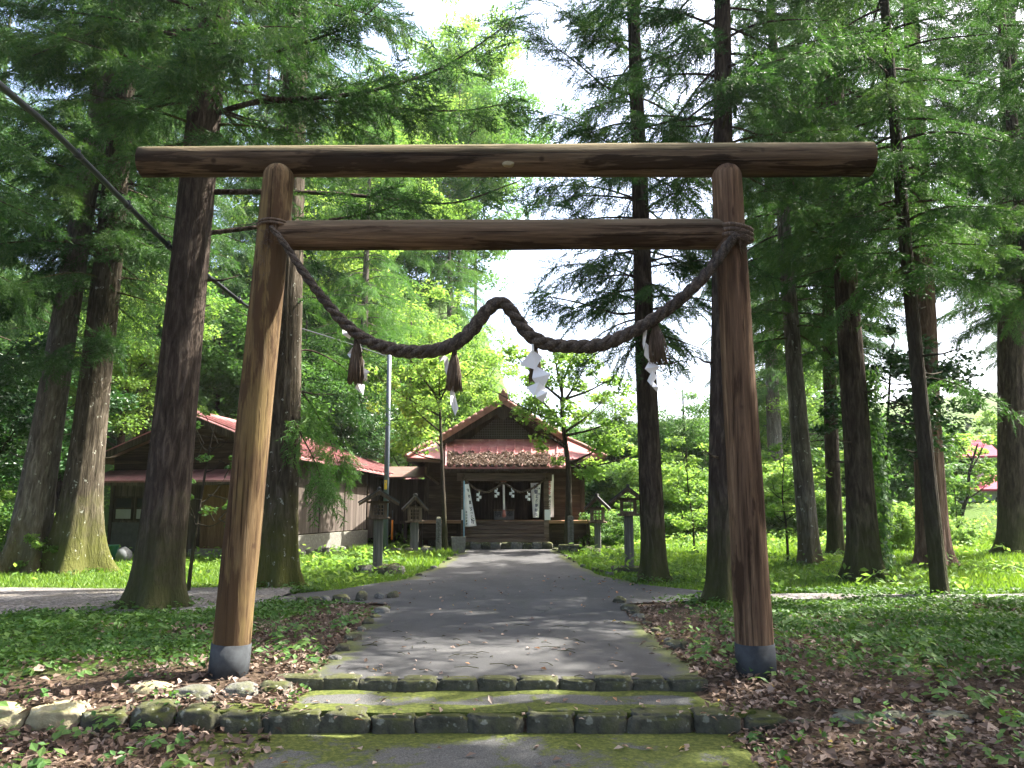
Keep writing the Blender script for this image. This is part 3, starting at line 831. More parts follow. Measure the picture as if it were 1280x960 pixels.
# ------------------------------------------------------------------ stone lanterns (wooden)
def lantern(u, v, post_w, post_top, box_w, box_bot, box_top, roof_w, eave_v, apex_v, rz, label, base=True):
    p = GT(u, v); s = p.y / 1000.0 * 1.0
    zz = lambda vv: P(u, vv, p.y).z - p.z
    o = tag(empty('wooden_lantern', p, (0, 0, rz)), label, 'lantern', 'wooden lanterns lining the approach')
    w_ = post_w * s
    MB().bx(-w_ / 2, w_ / 2, -w_ / 2, w_ / 2, -.15, zz(post_top)).build('post', M['wood_post'], o, bevel=.012)
    bw = box_w * s; zb, zt = zz(box_bot), zz(box_top); z0 = zz(post_top)
    MB().bx(-bw * .68, bw * .68, -bw * .6, bw * .6, z0 + .003, zb).build('platform', M['wood_lantern'], o, bevel=.006)
    f = MB(); q = bw / 2; c_ = .022
    for sx in (-1, 1):
        for sy in (-1, 1): f.bx(sx * q - c_ * (sx > 0) * 2 , sx * q + c_ * 2 * (sx < 0), sy * q - c_ * 2 * (sy > 0), sy * q + c_ * 2 * (sy < 0), zb + .002, zt)
    iw = q - .05
    for sy in (-1, 1):
        yy = sy * (q - .02)
        f.bx(-q + .044, q - .044, yy - .012, yy + .012, zb + .002, zb + .05); f.bx(-q + .044, q - .044, yy - .012, yy + .012, zt - .045, zt)
        f.bx(yy - .012, yy + .012, -q + .044, q - .044, zb + .002, zb + .05); f.bx(yy - .012, yy + .012, -q + .044, q - .044, zt - .045, zt)
        for xx in (-iw, iw):
            f.bx(xx - .02, xx + .02, yy - .010, yy + .010, zb + .05, zt - .045)
    f.build('lantern_box', M['wood_lantern'], o)
    for sy in (-1, 1):
        g = MB(); yy = sy * (q - .02)
        for k in (-1, 1): g.bx(k * iw * .36 - .008, k * iw * .36 + .008, yy - .007, yy + .007, zb + .05, zt - .045)
        for k in (1, 2):
            z_ = zb + .05 + (zt - zb - .095) * k / 3; g.bx(-iw + .02, iw - .02, yy - .005, yy + .005, z_ - .008, z_ + .008)
        g.build('lattice', M['wood_lantern'], o)
    ze, za = zz(eave_v), zz(apex_v); rw = roof_w * s / 2; dep = max(.2, rw * .85)
    th = .035
    r = MB()
    for sx in (-1, 1):
        prof = [(0, za - .03), (sx * rw * .5, ze + (za - ze) * .44), (sx * rw, ze)]
        for (xa, z_a), (xb, z_b) in zip(prof, prof[1:]):
            r.slab([(xa, -dep, z_a), (xb, -dep, z_b), (xb, dep, z_b), (xa, dep, z_a)], (0, 0, th))
    rf = r.build('roof', M['lantern_roof'], o)
    for yy in (-dep + .02, dep - .02):
        r = MB()
        for sx in (-1, 1):
            r.slab([(0, yy, za - .033), (sx * rw * .96, yy, ze - .004), (sx * rw * .96, yy, ze - .055), (0, yy, za - .11)], (0, .022 * (1 if yy < 0 else -1), 0))
        r.build('bargeboard', M['wood_lantern'], rf)
    MB().box((0, 0, za + .012), (.07, dep * 2.06, .06)).build('ridge_cap', M['lantern_roof'], rf, bevel=.01)
    m = MB()
    m.bx(-rw * .55, rw * .55, -.02, .02, zt + .001, zt + .045); m.bx(-.02, .02, -q * 1.2, q * 1.2, zt + .046, zt + .08)
    m.build('roof_beam', M['wood_lantern'], o)
    return o, p
l1, p1 = lantern(471.5, 717, 11.5, 649, 20, 646.5, 629, 50, 629, 611.5, R(10), 'near wooden lantern left of the road, on a rubble base beside the grey pole')
l2, p2 = lantern(517.5, 691, 9.5, 653, 16.5, 651, 635, 31, 637, 619, R(12), 'smaller weathered wooden lantern left of the road, farther back near the leaning banner')
l3, p3 = lantern(787, 714.5, 11.5, 645, 20, 642, 625, 47, 628, 608, R(-8), 'near wooden lantern right of the road, beside the tall trunk')
l4, p4 = lantern(747.5, 690.5, 7.5, 654, 16.5, 652, 636, 32, 636.5, 619, R(-10), 'smaller dark wooden lantern right of the road by the shrine corner')
# rubble bases
for (p, lab, grp, n, sp_, sz) in [(p1, 'lichen grey rubble stone packed round the near left lantern', 'rubble under the near left lantern', 9, .42, .34), (p2, 'rubble stone among weeds at the foot of the far left lantern', 'rubble under the far left lantern', 7, .55, .24), (p4, 'pinkish rubble stone in weeds at the foot of the far right lantern', 'rubble under the far right lantern', 7, .7, .26)]:
    for i in range(n):
        a = 2 * math.pi * i / n + random.uniform(-.2, .2); rr = sp_ * random.uniform(.75, 1.15)
        x, y = p.x + math.cos(a) * rr, p.y + math.sin(a) * rr * .7
        s_ = sz * random.uniform(.8, 1.25)
        stone('rubble_stone', (x, y, h(x, y) + .05), (s_, s_ * .85, s_ * .75), 150 + i + int(p.x * 10), M['stone_grey'] if i % 3 == 0 else M['stone_moss'], lab, 'rubble stone', grp, .75, a)
b = MB().bx(-.46, .5, -.3, .35, -.1, .16).build('plinth', M['stone_moss'], None, bevel=.05, loc=(p3.x + .05, p3.y, p3.z - .05), rot=(0, 0, -.1))
tag(b, 'low stone block plinth under the near right lantern', 'plinth')

# stone marker pillars and planter block
def marker(u, v, w, vt, label, base):
    p = P(u, v, 23.5); s = p.y / 1000; o = tag(empty('stone_marker', p, (0, 0, R(4))), label, 'stone marker', 'stone marker posts before the shrine')
    ww = w * s / 2; ht = P(u, vt, p.y).z - p.z
    m = MB().bx(-ww, ww, -ww, ww, -.3 if not base else .002, ht - .05)
    m.add([(-ww, -ww, ht - .05), (ww, -ww, ht - .05), (ww, ww, ht - .05), (-ww, ww, ht - .05), (-ww * .5, -ww * .5, ht), (ww * .5, -ww * .5, ht), (ww * .5, ww * .5, ht), (-ww * .5, ww * .5, ht)], [(0, 1, 5, 4), (1, 2, 6, 5), (2, 3, 7, 6), (3, 0, 4, 7), (4, 5, 6, 7)])
    m.build('pillar', M['stone_grey'], o)
    if base: MB().bx(-.34, .34, -.25, .25, -.3, .001).build('footing', M['stone_moss'], o, bevel=.03)
    for k in range(5):      # worn carved characters down the face
        zc = ht * (.78 - .14 * k)
        g = MB(); 
        g.bx(-ww * .45, ww * .45, -ww - .003, -ww, zc + .03, zc + .045); g.bx(-ww * .12, ww * .08, -ww - .003, -ww, zc - .035, zc + .03); g.bx(-ww * .5, ww * .4, -ww - .003, -ww, zc - .05, zc - .036)
        g.build('carved_character', M['stone_moss'], o)
marker(548, 684, 6.4, 646, 'pale stone marker post left of the road beside the slim tree', False)
marker(713.5, 681, 6.6, 644, 'grey stone marker post on a dark footing by the right front tree', True)
p = GT(573, 691); s = p.y / 1000
pl = MB()
wt, wb, hh = 17.5 * s / 2, 14.5 * s / 2, P(573, 671, p.y).z - p.z
ring = lambda w_, z_: [(-w_, -w_ * .8, z_), (w_, -w_ * .8, z_), (w_, w_ * .8, z_), (-w_, w_ * .8, z_)]
pl.add(ring(wb, -.1) + ring(wt, hh) + ring(wt * .84, hh) + ring(wt * .8, hh - .12), [(0, 1, 5, 4), (1, 2, 6, 5), (2, 3, 7, 6), (3, 0, 4, 7), (4, 5, 9, 8), (5, 6, 10, 9), (6, 7, 11, 10), (7, 4, 8, 11), (8, 9, 13, 12), (9, 10, 14, 13), (10, 11, 15, 14), (11, 8, 12, 15), (12, 13, 14, 15), (0, 3, 2, 1)])
tag(pl.build('stone_basin', M['concrete'], None, loc=p, rot=(0, 0, R(6))), 'square tapered concrete basin at the left end of the road', 'basin')

# ------------------------------------------------------------------ text
def text_mesh(body, size, matl, name, parent, mtx, ls=1.0, offset=.0):
    cu = bpy.data.curves.new('t', 'FONT'); cu.body = body; cu.size = size; cu.align_x = 'CENTER'; cu.align_y = 'TOP'
    cu.space_line = ls; cu.extrude = .002; cu.offset = offset; cu.resolution_u = 3
    o = bpy.data.objects.new('t', cu); COL.objects.link(o)
    dg = bpy.context.evaluated_depsgraph_get(); dg.update()
    me = bpy.data.meshes.new_from_object(o.evaluated_get(dg))
    bpy.data.objects.remove(o)
    me.materials.clear(); me.materials.append(matl)
    m = bpy.data.objects.new(name, me); link(m, parent); m.matrix_local = mtx
    return m

# ------------------------------------------------------------------ shrine hall
YB = 26.5                                    # body front wall
def X(u, Y): return (u - 640) / 1000 * (Y * cp + .3 * 0 + 0) / 1 if False else P(u, 640, Y).x
def Z(v, Y): return P(640, v, Y).z
CX = X(630.5, YB)
hall = tag(empty('shrine_hall', (0, 0, 0)), 'small dark timber shrine hall with red gabled roof at the end of the road', 'shrine')
hw = 96.5 * YB / 1000                         # half width of body
zfl, zev = Z(650, YB), Z(572, YB) 
YE = 25.5                                     # porch posts
YG = 26.2                                     # gable plane
YBK = 33.5
gz = h(0, 26)
# walls
xl, xr = CX - hw, CX + hw
e0, e1 = X(583, YB), X(681, YB)               # entrance opening
MB().bx(xl, e0, YB, YB + .12, zfl - .05, zev + .25).build('front_wall', M['wood_wallh'], hall)
MB().bx(e1, xr, YB, YB + .12, zfl - .05, zev + .25).build('front_wall', M['wood_wallh'], hall)
MB().bx(e0, e1, YB, YB + .12, Z(603, YB), zev + .25).build('entrance_lintel', M['wood_dark'], hall)
MB().bx(xl, xl + .12, YB + .121, YBK, zfl - .05, zev + .25).build('side_wall', M['wood_dark'], hall)
MB().bx(xr - .12, xr, YB + .121, YBK, zfl - .05, zev + .25).build('side_wall', M['wood_dark'], hall)
MB().bx(xl + .121, xr - .121, YBK - .12, YBK, zfl - .05, zev + .25).build('back_wall', M['wood_dark'], hall)
# corner and door posts, battens
for xx in (xl, xr, e0, e1):
    MB().bx(xx - .075, xx + .075, YB - .05, YB + .02, gz, zev + .2).build('wall_post', M['wood_dark'], hall)
for xa, xb in ((xl + .08, e0 - .08), (e1 + .08, xr - .08)):
    MB().bx(xa, xb, YB - .03, YB - .002, Z(590, YB), Z(586, YB)).build('wall_rail', M['wood_dark'], hall)
# lattice screen and doors inside the entrance
YD = YB + .55
MB().bx(e0, e1, YD + .05, YD + .09, zfl, zev).build('door_panel', M['wood_dark'], hall)
g = MB(); zl0, zl1 = Z(624, YD), Z(602, YD)
n = 30
for i in range(n + 1):
    xx = e0 + (e1 - e0) * i / n; g.bx(xx - .008, xx + .008, YD, YD + .02, zl0, zl1)
for i in range(9):
    z_ = zl0 + (zl1 - zl0) * i / 8; g.bx(e0, e1, YD + .021, YD + .035, z_ - .008, z_ + .008)
g.build('lattice_screen', M['wood_wallv'], hall)
for k in range(1, 6):
    xx = e0 + (e1 - e0) * k / 6; MB().bx(xx - .03, xx + .03, YD, YD + .049, zfl, zl0 - .01).build('door_stile', M['wood_wallv'], hall)
# veranda floor, skirts, steps
MB().bx(xl - .3, xr + .3, YE + .12, YB + .6, zfl - .09, zfl).build('veranda', M['wood_orange'], hall, bevel=.01)
MB().bx(xl - .15, xr + .15, YB - .45, YB - .4, zfl - .62, zfl - .095).build('veranda_skirt', M['wood_wallh'], hall)
for xx in (xl - .12, xl + 1.1, xr - 1.1, xr + .12): MB().bx(xx - .06, xx + .06, YB - .55, YB - .452, gz - .1, zfl - .095).build('veranda_post', M['wood_dark'], hall)
MB().bx(xl + .05, xr - .05, YB + .1, YB + .3, gz - .1, gz + .25).build('dark_footing', M['stone_moss'], hall)
sx0, sx1 = X(583, 25.2), X(682, 25.2)
nst = 5; zs0, zs1 = Z(678, 24.75), zfl
for i in range(nst):
    ya = 24.75 + i * (YE - 24.75) / nst
    za = zs0 + (zs1 - zs0) * (i + 1) / nst - .012
    MB().bx(sx0, sx1, ya, YE + .1, zs0 + (zs1 - zs0) * i / nst + (.0 if i else .0), za).build('step', M['wood_step'], hall, bevel=.012)
for k in range(9):
    xx = X(576, 24.7) + (X(690, 24.7) - X(576, 24.7)) * (k + .5) / 9
    o = link(bpy.data.objects.new('foundation_stone', stone_mesh('foundation_stone', .17, .16, .12, 300 + k, M['stone_grey'] if k % 2 else M['stone_moss'], .5)), hall)
    o.location = (xx, 24.72, zs0 - .11)
# porch posts and beams
for u in (579.5, 683):
    xx = X(u, YE - .6)
    ps = MB().bx(xx - .075, xx + .075, YE - .68, YE - .53, gz - .05, Z(592, YE - .6)).build('porch_post', M['wood_step'], hall)
    MB().box((xx, YE - .6, gz + .1), (.3, .3, .2)).build('base_stone', M['stone_pale'] if u > 600 else M['stone_moss'], ps, bevel=.02)
    MB().bx(xx - .06, xx + .12, YE - .70, YE - .684, Z(650, YE - .6), Z(637, YE - .6)).build('notice', M['paper'], ps)
YPF = YE - .6
MB().bx(X(571, YPF), X(690, YPF), YPF - .09, YPF + .09, Z(601, YPF), Z(591.5, YPF)).build('porch_beam', M['wood_step'], hall)
MB().bx(X(560, YPF), X(701, YPF), YPF - .05, YPF + .05, Z(591, YPF) + .003, Z(587.5, YPF)).build('porch_purlin', M['wood_dark'], hall)
for u in (579.5, 683): MB().beam((X(u, YPF), YPF + .1, Z(596, YPF)), (X(u, YPF), YB - .06, Z(592, YB)), .1, .14).build('tie_rafter', M['wood_dark'], hall)
# --- roofs: profile across, main gable running back
ga = (X(629, YG), Z(504, YG)); hg = 76 * YG / 1000; zg = Z(551, YG)
YC = 25.35                                    # hip corners
xcl, xcr = X(508, YC), X(757, YC); zc = Z(573.5, YC)
gx = ga[0]
rf = MB()
def ribbon(mb, a, b, c, d, th=.05):  # roof plane a-b (upper), d-c (lower)
    mb.slab([a, b, c, d], (0, 0, th))
mid = 8
for sx, xc in ((-1, xcl), (1, xcr)):
    xg = gx + sx * hg
    # upper main slope
    up = [(gx, YG - .35, ga[1]), (gx, YBK + .3, ga[1]), (xg, YBK + .3, zg), (xg, YG - .35, zg)]
    ribbon(rf, *up)
    # lower side skirt, with a small upward sweep to the corner
    n = 8
    for i in range(n):
        ya, yb = YC + (YBK + .5 - YC) * i / n, YC + (YBK + .5 - YC) * (i + 1) / n
        za = zc + .10 * ((1 - i / n) ** 4 - 1) ; zb_ = zc + .10 * ((1 - (i + 1) / n) ** 4 - 1)
        yua, yub = max(ya, YG + .02), max(yb, YG + .02)
        ribbon(rf, (xg, yua, zg - .052), (xg, yub, zg - .052), (xc, yb, zb_), (xc, ya, za))
rf.build('main_roof', M['roof_tile'], hall)
ro = hall.children[-1]
# front skirts left and right of the porch roof
fr = MB()
pl_, pr_ = X(556.5, 24.6), X(706.5, 24.6)
ptl, ptr = X(557, YG - .1), X(709, YG - .1)
zpt = Z(553, YG - .1); zpb = Z(586, 24.6)
frm = fr; fr.slab([(xcl, YC, zc), (ptl - .02, YC, zc - .06), (ptl - .02, YG - .05, zpt - .03), (gx - hg - .1, YG, zg - .03)], (0, 0, .05))
fs = fr.build('front_skirt_roof', M['roof_red'], hall); fr = MB()
fr.slab([(ptr + .02, YC, zc - .06), (xcr, YC, zc), (gx + hg + .1, YG, zg - .03), (ptr + .02, YG - .05, zpt - .03)], (0, 0, .05))
fs = fr.build('front_skirt_roof', M['roof_red'], hall)
sm = MB()
for (xa, xb) in ((xcl + .35, ptl - .1), (ptr + .15, xcr - .3)):
    for i in range(4):
        xx = xa + (xb - xa) * i / 3; k = 1.0
        frac = min(1, max(.15, (xx - xcl) / (gx - hg - xcl) if xx < gx else (xcr - xx) / (xcr - gx - hg)))
        sm.beam((xx, YC + .01, zc - .0), (xx, YC + (YG - YC) * frac, zc + .03 + (zpt - zc) * frac), .035, .05)
sm.build('roof_seam', M['roof_red'], fs)
# porch roof with standing seams
pr = MB()
pr.slab([(pl_, 24.6, zpb), (pr_, 24.6, zpb), (ptr, YG - .1, zpt), (ptl, YG - .1, zpt)], (0, .0, .045))
prf = pr.build('porch_roof', M['roof_red'], hall)
ns = 15
for i in range(ns):
    t_ = i / (ns - 1)
    a = Vector((pl_ + (pr_ - pl_) * t_, 24.59, zpb + .055)); b = Vector((ptl + (ptr - ptl) * t_, YG - .1, zpt + .055))
    m = MB().beam(a + Vector((0, 0, .01)), b + Vector((0, 0, .01)), .04, .08); m.tube([a + Vector((0, -.03, -.0)), a + Vector((0, .03, -.0))], .05, 10)
    m.build('roof_seam', M['roof_red'], prf)
MB().bx(pl_ - .02, pr_ + .02, 24.57, 24.64, zpb - .07, zpb - .003).build('fascia', M['wood_dark'], prf)
MB().bx(gx - hg * 1.0, gx + hg * 1.0, YG - .12, YG - .06, zpt + .05, zpt + .10).build('flashing', M['roof_red'], prf)
# soffits (eave undersides) and fascia along the side eaves
for sx, xc, xw in ((-1, xcl, xl), (1, xcr, xr)):
    MB().slab([(xw, YB, zev + .12), (xw, YBK, zev + .12), (xc - sx * .03, YBK, zc - .12), (xc - sx * .03, YC + .03, zc - .045)], (0, 0, .03)).build('soffit', M['wood_step'], hall)
    MB().slab([(xw, YB - .001, zev + .125), (xc - sx * .04, YC + .03, zc - .05), (ptl - .1 if sx < 0 else ptr + .1, YC + .03, zc - .10), (ptl if sx < 0 else ptr, YB - .001, zev + .12)], (0, 0, .025)).build('soffit', M['wood_step'], hall)
    MB().beam((xc, YC - .02, zc - .03), (xc, YBK, zc - .09), .05, .09).build('fascia', M['roof_brown'], hall)
    MB().beam((xc, YC - .03, zc - .03), (ptl if sx < 0 else ptr, YC - .03, zc - .085), .05, .09).build('fascia', M['roof_brown'], hall)
    # hip ridge from gable foot to the corner
    MB().tube([(gx + sx * hg, YG - .3, zg + .09), (gx + sx * (hg + .6), YG - .62, (zg + zc) / 2 + .11), (xc, YC + .02, zc + .09), (xc + sx * .06, YC - .07, zc + .13)], [.07, .07, .07, .05], 8).build('hip_ridge', M['roof_cap'], hall)
# gable wall, lattice, bargeboards
MB().slab([(gx - hg + .08, YG + .1, zg + .0), (gx + hg - .08, YG + .1, zg + .0), (gx, YG + .1, ga[1] - .02)], (0, .08, 0)).build('gable_wall', M['wood_dark'], hall)
g = MB(); yl = YG + .06
xa0, xa1, zl0 = X(589, yl), X(670, yl), Z(547.5, yl)
apz = Z(523, yl)
n = 36
for i in range(n + 1):
    xx = xa0 + (xa1 - xa0) * i / n
    zt = zl0 + (apz - zl0) * min(1, max(0, 1.35 * (1 - abs(xx - gx) / ((xa1 - xa0) / 2))))
    if zt > zl0 + .03: g.bx(xx - .008, xx + .008, yl, yl + .02, zl0, zt)
for k in range(8):
    z_ = zl0 + (apz - zl0) * k / 8; hw_ = (xa1 - xa0) / 2 * (1 - k / 8 / 1.35)
    g.bx(gx - hw_, gx + hw_, yl + .021, yl + .034, z_ - .008, z_ + .008)
g.build('gable_lattice', M['lattice'], hall)
MB().bx(gx - hg, gx + hg, YG - .03, YG + .09, zg - .0, zg + .07).build('gable_beam', M['wood_wallh'], hall)
for sx in (-1, 1):
    a, b = Vector((gx, YG - .36, ga[1] + .0)), Vector((gx + sx * (hg + .06), YG - .36, zg - .02))
    MB().slab([a, b, b - Vector((0, 0, .26)), a - Vector((0, 0, .30))], (0, .05, 0)).build('bargeboard', M['wood_dark'], hall)
    vr = MB(); L = (b - a).length
    n = 10
    for i in range(n):                     # row of overlapping gable tiles
        p0 = a.lerp(b, i / n) + Vector((0, -.02, .09)); p1 = a.lerp(b, (i + 1.12) / n) + Vector((0, -.02, .09))
        vr.tube([p0, p0.lerp(p1, .12), p1], [.06, .088, .07], 10)
        vr.beam(p0 + Vector((0, -.07, -.09)), p1 + Vector((0, -.07, -.09)), .05, .14)
    vr.build('gable_tile_row', M['roof_cap'], hall)
MB().tube([(gx, YG - .42, ga[1] + .13), (gx, YBK + .3, ga[1] + .13)], .13, 12).build('ridge', M['roof_cap'], hall)
m = MB(); m.box((gx, YG - .45, ga[1] + .16), (.3, .08, .24)); m.tube([(gx, YG - .5, ga[1] + .3), (gx, YG - .4, ga[1] + .3)], .07, 12); m.tube([(gx, YG - .45, ga[1] + .3), (gx, YG - .45, ga[1] + .42)], [.06, .03], 10)
m.build('ridge_ornament', M['roof_cap'], hall, bevel=.01)
m = MB(); m.slab([(gx - .12, YG - .4, ga[1] - .25), (gx + .12, YG - .4, ga[1] - .25), (gx + .17, YG - .4, ga[1] - .45), (gx, YG - .4, ga[1] - .62), (gx - .17, YG - .4, ga[1] - .45)], (0, .04, 0))
m.build('gable_pendant', M['wood_dark'], hall)
# drain pipe on the left
m = MB(); m.tube([P(532, 584, 25.6), P(533, 593, 25.7), P(548, 605, 26.3)], .035, 8); m.build('drain_pipe', M['wood_lantern'], hall)

# things at the shrine front
YR = YPF - .13
rpts = [P(u, v, YR) for u, v in [(580, 597), (588, 606), (600, 614), (610, 615), (620, 610), (628, 604), (637, 608), (648, 615), (660, 613), (672, 606), (682, 598)]]
m = MB(); c2 = [Vector(c) for c in smooth_path(rpts, 120)]
for s_ in range(2):
    m.tube([c + Vector((0, math.cos(i * .9 + s_ * math.pi), math.sin(i * .9 + s_ * math.pi))) * .018 for i, c in enumerate(c2)], .024, 6, 0, True, .06)
for e in (c2[0], c2[-1]):
    for k in range(40):
        d = Vector((random.gauss(0, 1), random.gauss(-.3, .4), random.gauss(0, 1))).normalized(); m.tube([e, e + d * random.uniform(.08, .2)], [.006, .002], 4)
tag(m.build('straw_rope', M['straw']), 'thin straw rope sagging twice across the shrine entrance', 'rope')
for (u, v, lb) in ((599, 614.5, 'small zigzag paper on the entrance rope beside the leaning banner'), (621.5, 610, 'small zigzag paper on the entrance rope just left of the bell rope'), (639.5, 610, 'small zigzag paper on the entrance rope just right of the bell rope'), (659.5, 614, 'small wind lifted zigzag paper on the entrance rope beside the hanging banner')):
    q = [(u - .6, v), (u + .6, v), (u + .6, v + 2.5), (u - .6, v + 2.5)]
    sg = [q]
    for k in range(3):
        x0 = u + (-1.6 if k % 2 == 0 else 1.0) * (1 if u < 630 else -1); y0 = v + 2 + k * 3
        sg.append([(x0 - 1.6, y0), (x0 + 1.9, y0 + .4), (x0 + 1.6, y0 + 4.2), (x0 - 1.9, y0 + 3.6)])
    shide(lb, sg, YR - .03, 'zigzag papers on the entrance rope')
br = MB(); a, b = P(629.5, 603, YPF + .25), P(630, 638, YPF + .25)
br.tube([a, a.lerp(b, .5), b], .033, 10, 0, True, .04)
brp = tag(br.build('bell_rope', M['cloth']), 'pale bell rope with a pink end hanging before the offertory box', 'bell rope')
MB().tube([b + Vector((0, 0, .02)), P(630, 645.5, YPF + .25)], [.036, .05], 10, 0, True, .05).build('grip', plain('pink_cloth', (.42, .17, .15), .9), brp)
MB().tube([a + Vector((0, 0, .0)), a + Vector((0, 0, .13))], [.09, .07], 14).build('bell', M['roof_cap'], brp)
# offertory box
YO = YE + .35
ob = tag(empty('offertory_box', (X(630, YO), YO, zfl)), 'grey slatted wooden offertory box with black characters in the entrance', 'offertory box')
w2, hb = (X(642.5, YO) - X(617.5, YO)) / 2, Z(636.5, YO) - zfl
MB().bx(-w2, w2, -.2, .2, .02, hb - .05).build('body', plain('box_wood', (.13, .12, .115), .8), ob, bevel=.01)
m = MB(); m.bx(-w2 - .02, w2 + .02, -.22, -.17, hb - .055, hb); m.bx(-w2 - .02, w2 + .02, .17, .22, hb - .055, hb)
for k in range(9): xx = -w2 + .03 + (2 * w2 - .06) * k / 8; m.bx(xx - .015, xx + .015, -.168, .168, hb - .045, hb - .01)
m.build('grate', M['wood_lantern'], ob)
for ch, xx in (('納', -.19), ('奉', .19)):
    text_mesh(ch, .22, M['ink'], 'character', ob, Matrix.Translation((xx, -.203, hb * .5 + .13)) @ Matrix.Rotation(math.pi / 2, 4, 'X'))
MB().tube([(0, -.2, hb * .45), (0, -.212, hb * .45)], .07, 20).build('crest', M['roof_cap'], ob)

# banners
def cloth_banner(name, corners, Y, label, bow=0.06):
    """corners TL,TR,BR,BL in photo pixels at distance Y"""
    n, m_ = 14, 24
    TL, TR, BR_, BL = [P(u, v, Y) for u, v in corners]
    V, Fc = [], []
    for j in range(m_ + 1):
        for i in range(n + 1):
            s_, t_ = i / n, j / m_
            p = TL.lerp(TR, s_).lerp(BL.lerp(BR_, s_), t_)
            p.y += -bow * math.sin(s_ * math.pi * 1.6) * (.4 + t_) + .02 * math.sin(t_ * 9 + s_ * 5)
            V.append(p)
    for j in range(m_):
        for i in range(n):
            k = j * (n + 1) + i; Fc.append((k, k + 1, k + n + 2, k + n + 1))
    mb = MB().add(V, Fc, 0, True)
    o = mb.build(name, M['cloth'])
    sd = o.modifiers.new('thick', 'SOLIDIFY'); sd.thickness = .004
    return tag(o, label, 'banner')
def col_text(o, corners, Y, text, s0, s1, t0, t1, wfrac, matl, bow=.06):
    TL, TR, BR_, BL = [P(u, v, Y) for u, v in corners]
    n = len(text)
    for k, ch in enumerate(text):
        t_ = t0 + (t1 - t0) * (k + .5) / n
        sc = (s0 + s1) / 2
        L, Rt = TL.lerp(BL, t_), TR.lerp(BR_, t_)
        wd = (Rt - L).length; c = L.lerp(Rt, sc)
        hgt = (BL - TL).length * (t1 - t0) / n
        size = min(wd * wfrac * 1.0, hgt * 1.05)
        c.y -= bow * math.sin(sc * math.pi * 1.6) * (.4 + t_) - .02 * math.sin(t_ * 9 + sc * 5) + .012
        text_mesh(ch, size, matl, 'character', o, Matrix.Translation((c.x, c.y, c.z + size * .42)) @ Matrix.Rotation(math.pi / 2, 4, 'X'), offset=.006 * size / .3)
B1 = [(580, 606), (586, 605.5), (595.5, 657.5), (581, 658.5)]; Y1 = YPF - .32
b1 = cloth_banner('banner', B1, Y1, 'white leaning pole banner with black car blessing characters left of the steps')
col_text(b1, B1, Y1, '自動車お祓所', .42, .86, .06, .95, .55, M['ink'])
col_text(b1, B1, Y1, '神社社務所', .12, .30, .62, .97, .2, M['ink'])
bp = MB(); bp.tube([P(579.8, 689, Y1), P(580, 640, Y1), P(580.2, 601, Y1)], .022, 8); bp.build('pole', plain('blue_pole', (.22, .38, .5), .4, .4), b1)
MB().tube([P(579.9, 606, Y1), P(586.5, 605, Y1)], .01, 6).build('cross_rod', M['paper'], b1)
B2 = [(663, 603), (676, 603), (673.5, 647), (666.5, 647)]; Y2 = YPF + .35
b2 = cloth_banner('banner', B2, Y2, 'white hanging banner with dark blue characters inside the right porch post', .03)
col_text(b2, B2, Y2, '天皇陛下御即位', .36, .7, .07, .98, .5, M['ink_blue'], .03)
col_text(b2, B2, Y2, '奉祝', .8, .95, .1, .4, .22, M['ink_blue'], .03)
MB().tube([P(662, 603, Y2), P(677, 603, Y2)], .018, 8).build('rod', M['wood_dark'], b2)
B3 = [(683.5, 593.5), (692, 593), (692.5, 646.5), (683.5, 647)]; Y3 = YB - .28
b3 = cloth_banner('banner', B3, Y3, 'pale hanging banner with red then black characters right of the porch post', .04)
col_text(b3, B3, Y3, '家内安全', .18, .5, .12, .47, .5, M['ink_red'], .04)
col_text(b3, B3, Y3, '御祈祷受付', .18, .5, .48, .96, .5, M['ink'], .04)
MB().tube([P(682, 593, Y3), P(693.5, 592.5, Y3)], .018, 8).build('rod', M['wood_dark'], b3)

# ------------------------------------------------------------------ covered corridor left of the shrine
co = tag(empty('covered_corridor', (0, 0, 0)), 'dark board walled corridor on stilts joining the shrine to the long building', 'corridor')
YK = 27.6
x0, x1 = X(455, YK), X(533, YK)
MB().bx(x0, x1, YK, YK + .1, Z(652, YK), Z(599, YK)).build('wall', M['wood_wallv'], co)
MB().bx(x0 + .01, x1, YK - .05, YK - .003, Z(655, YK), Z(651, YK)).build('sill_beam', M['wood_dark'], co)
for u in (492, 507, 522): MB().bx(X(u, YK) - .06, X(u, YK) + .06, YK - .002, YK + .12, h(X(u, YK), YK) - .1, Z(655, YK)).build('stilt', M['wood_dark'], co)
MB().slab([(X(430, 27.1), 27.1, Z(599, 27.1)), (X(536, 27.1), 27.1, Z(597, 27.1)), (X(536, 28.8), 28.8, Z(585, 28.8)), (X(430, 28.8), 28.8, Z(585, 28.8))], (0, 0, .05)).build('roof', M['roof_brown'], co)
MB().bx(x0, x1, 29.4, 29.5, Z(652, YK), Z(599, YK)).build('back_wall', M['wood_dark'], co)
m = MB(); m.tube([P(489.8, 675, 25.8), P(490.6, 650, 25.8)], .03, 8); mo = tag(m.build('marker_stake', M['orange']), 'thin orange topped stake standing in the dark gap under the corridor', 'stake')
MB().tube([P(490.6, 650, 25.8), P(490.9, 638, 25.8)], .012, 6).build('cord', M['black_rubber'], mo)

# ------------------------------------------------------------------ long building on the left
ANG = R(-13)
b0 = Vector((P(362, 690, 21.6).x, 21.6, 0)); b0.z = h(b0.x, b0.y)
bl = tag(empty('long_building', b0, (0, 0, ANG)), 'long weathered timber building with pink red roof and boarded sides left', 'building')
W, D = 5.6, 8.4                    # local: x from -W..0, y from 0..D
zl = lambda v, Y=21.6: P(362, v, Y).z - b0.z
zeave, zfoot = 2.60, .30
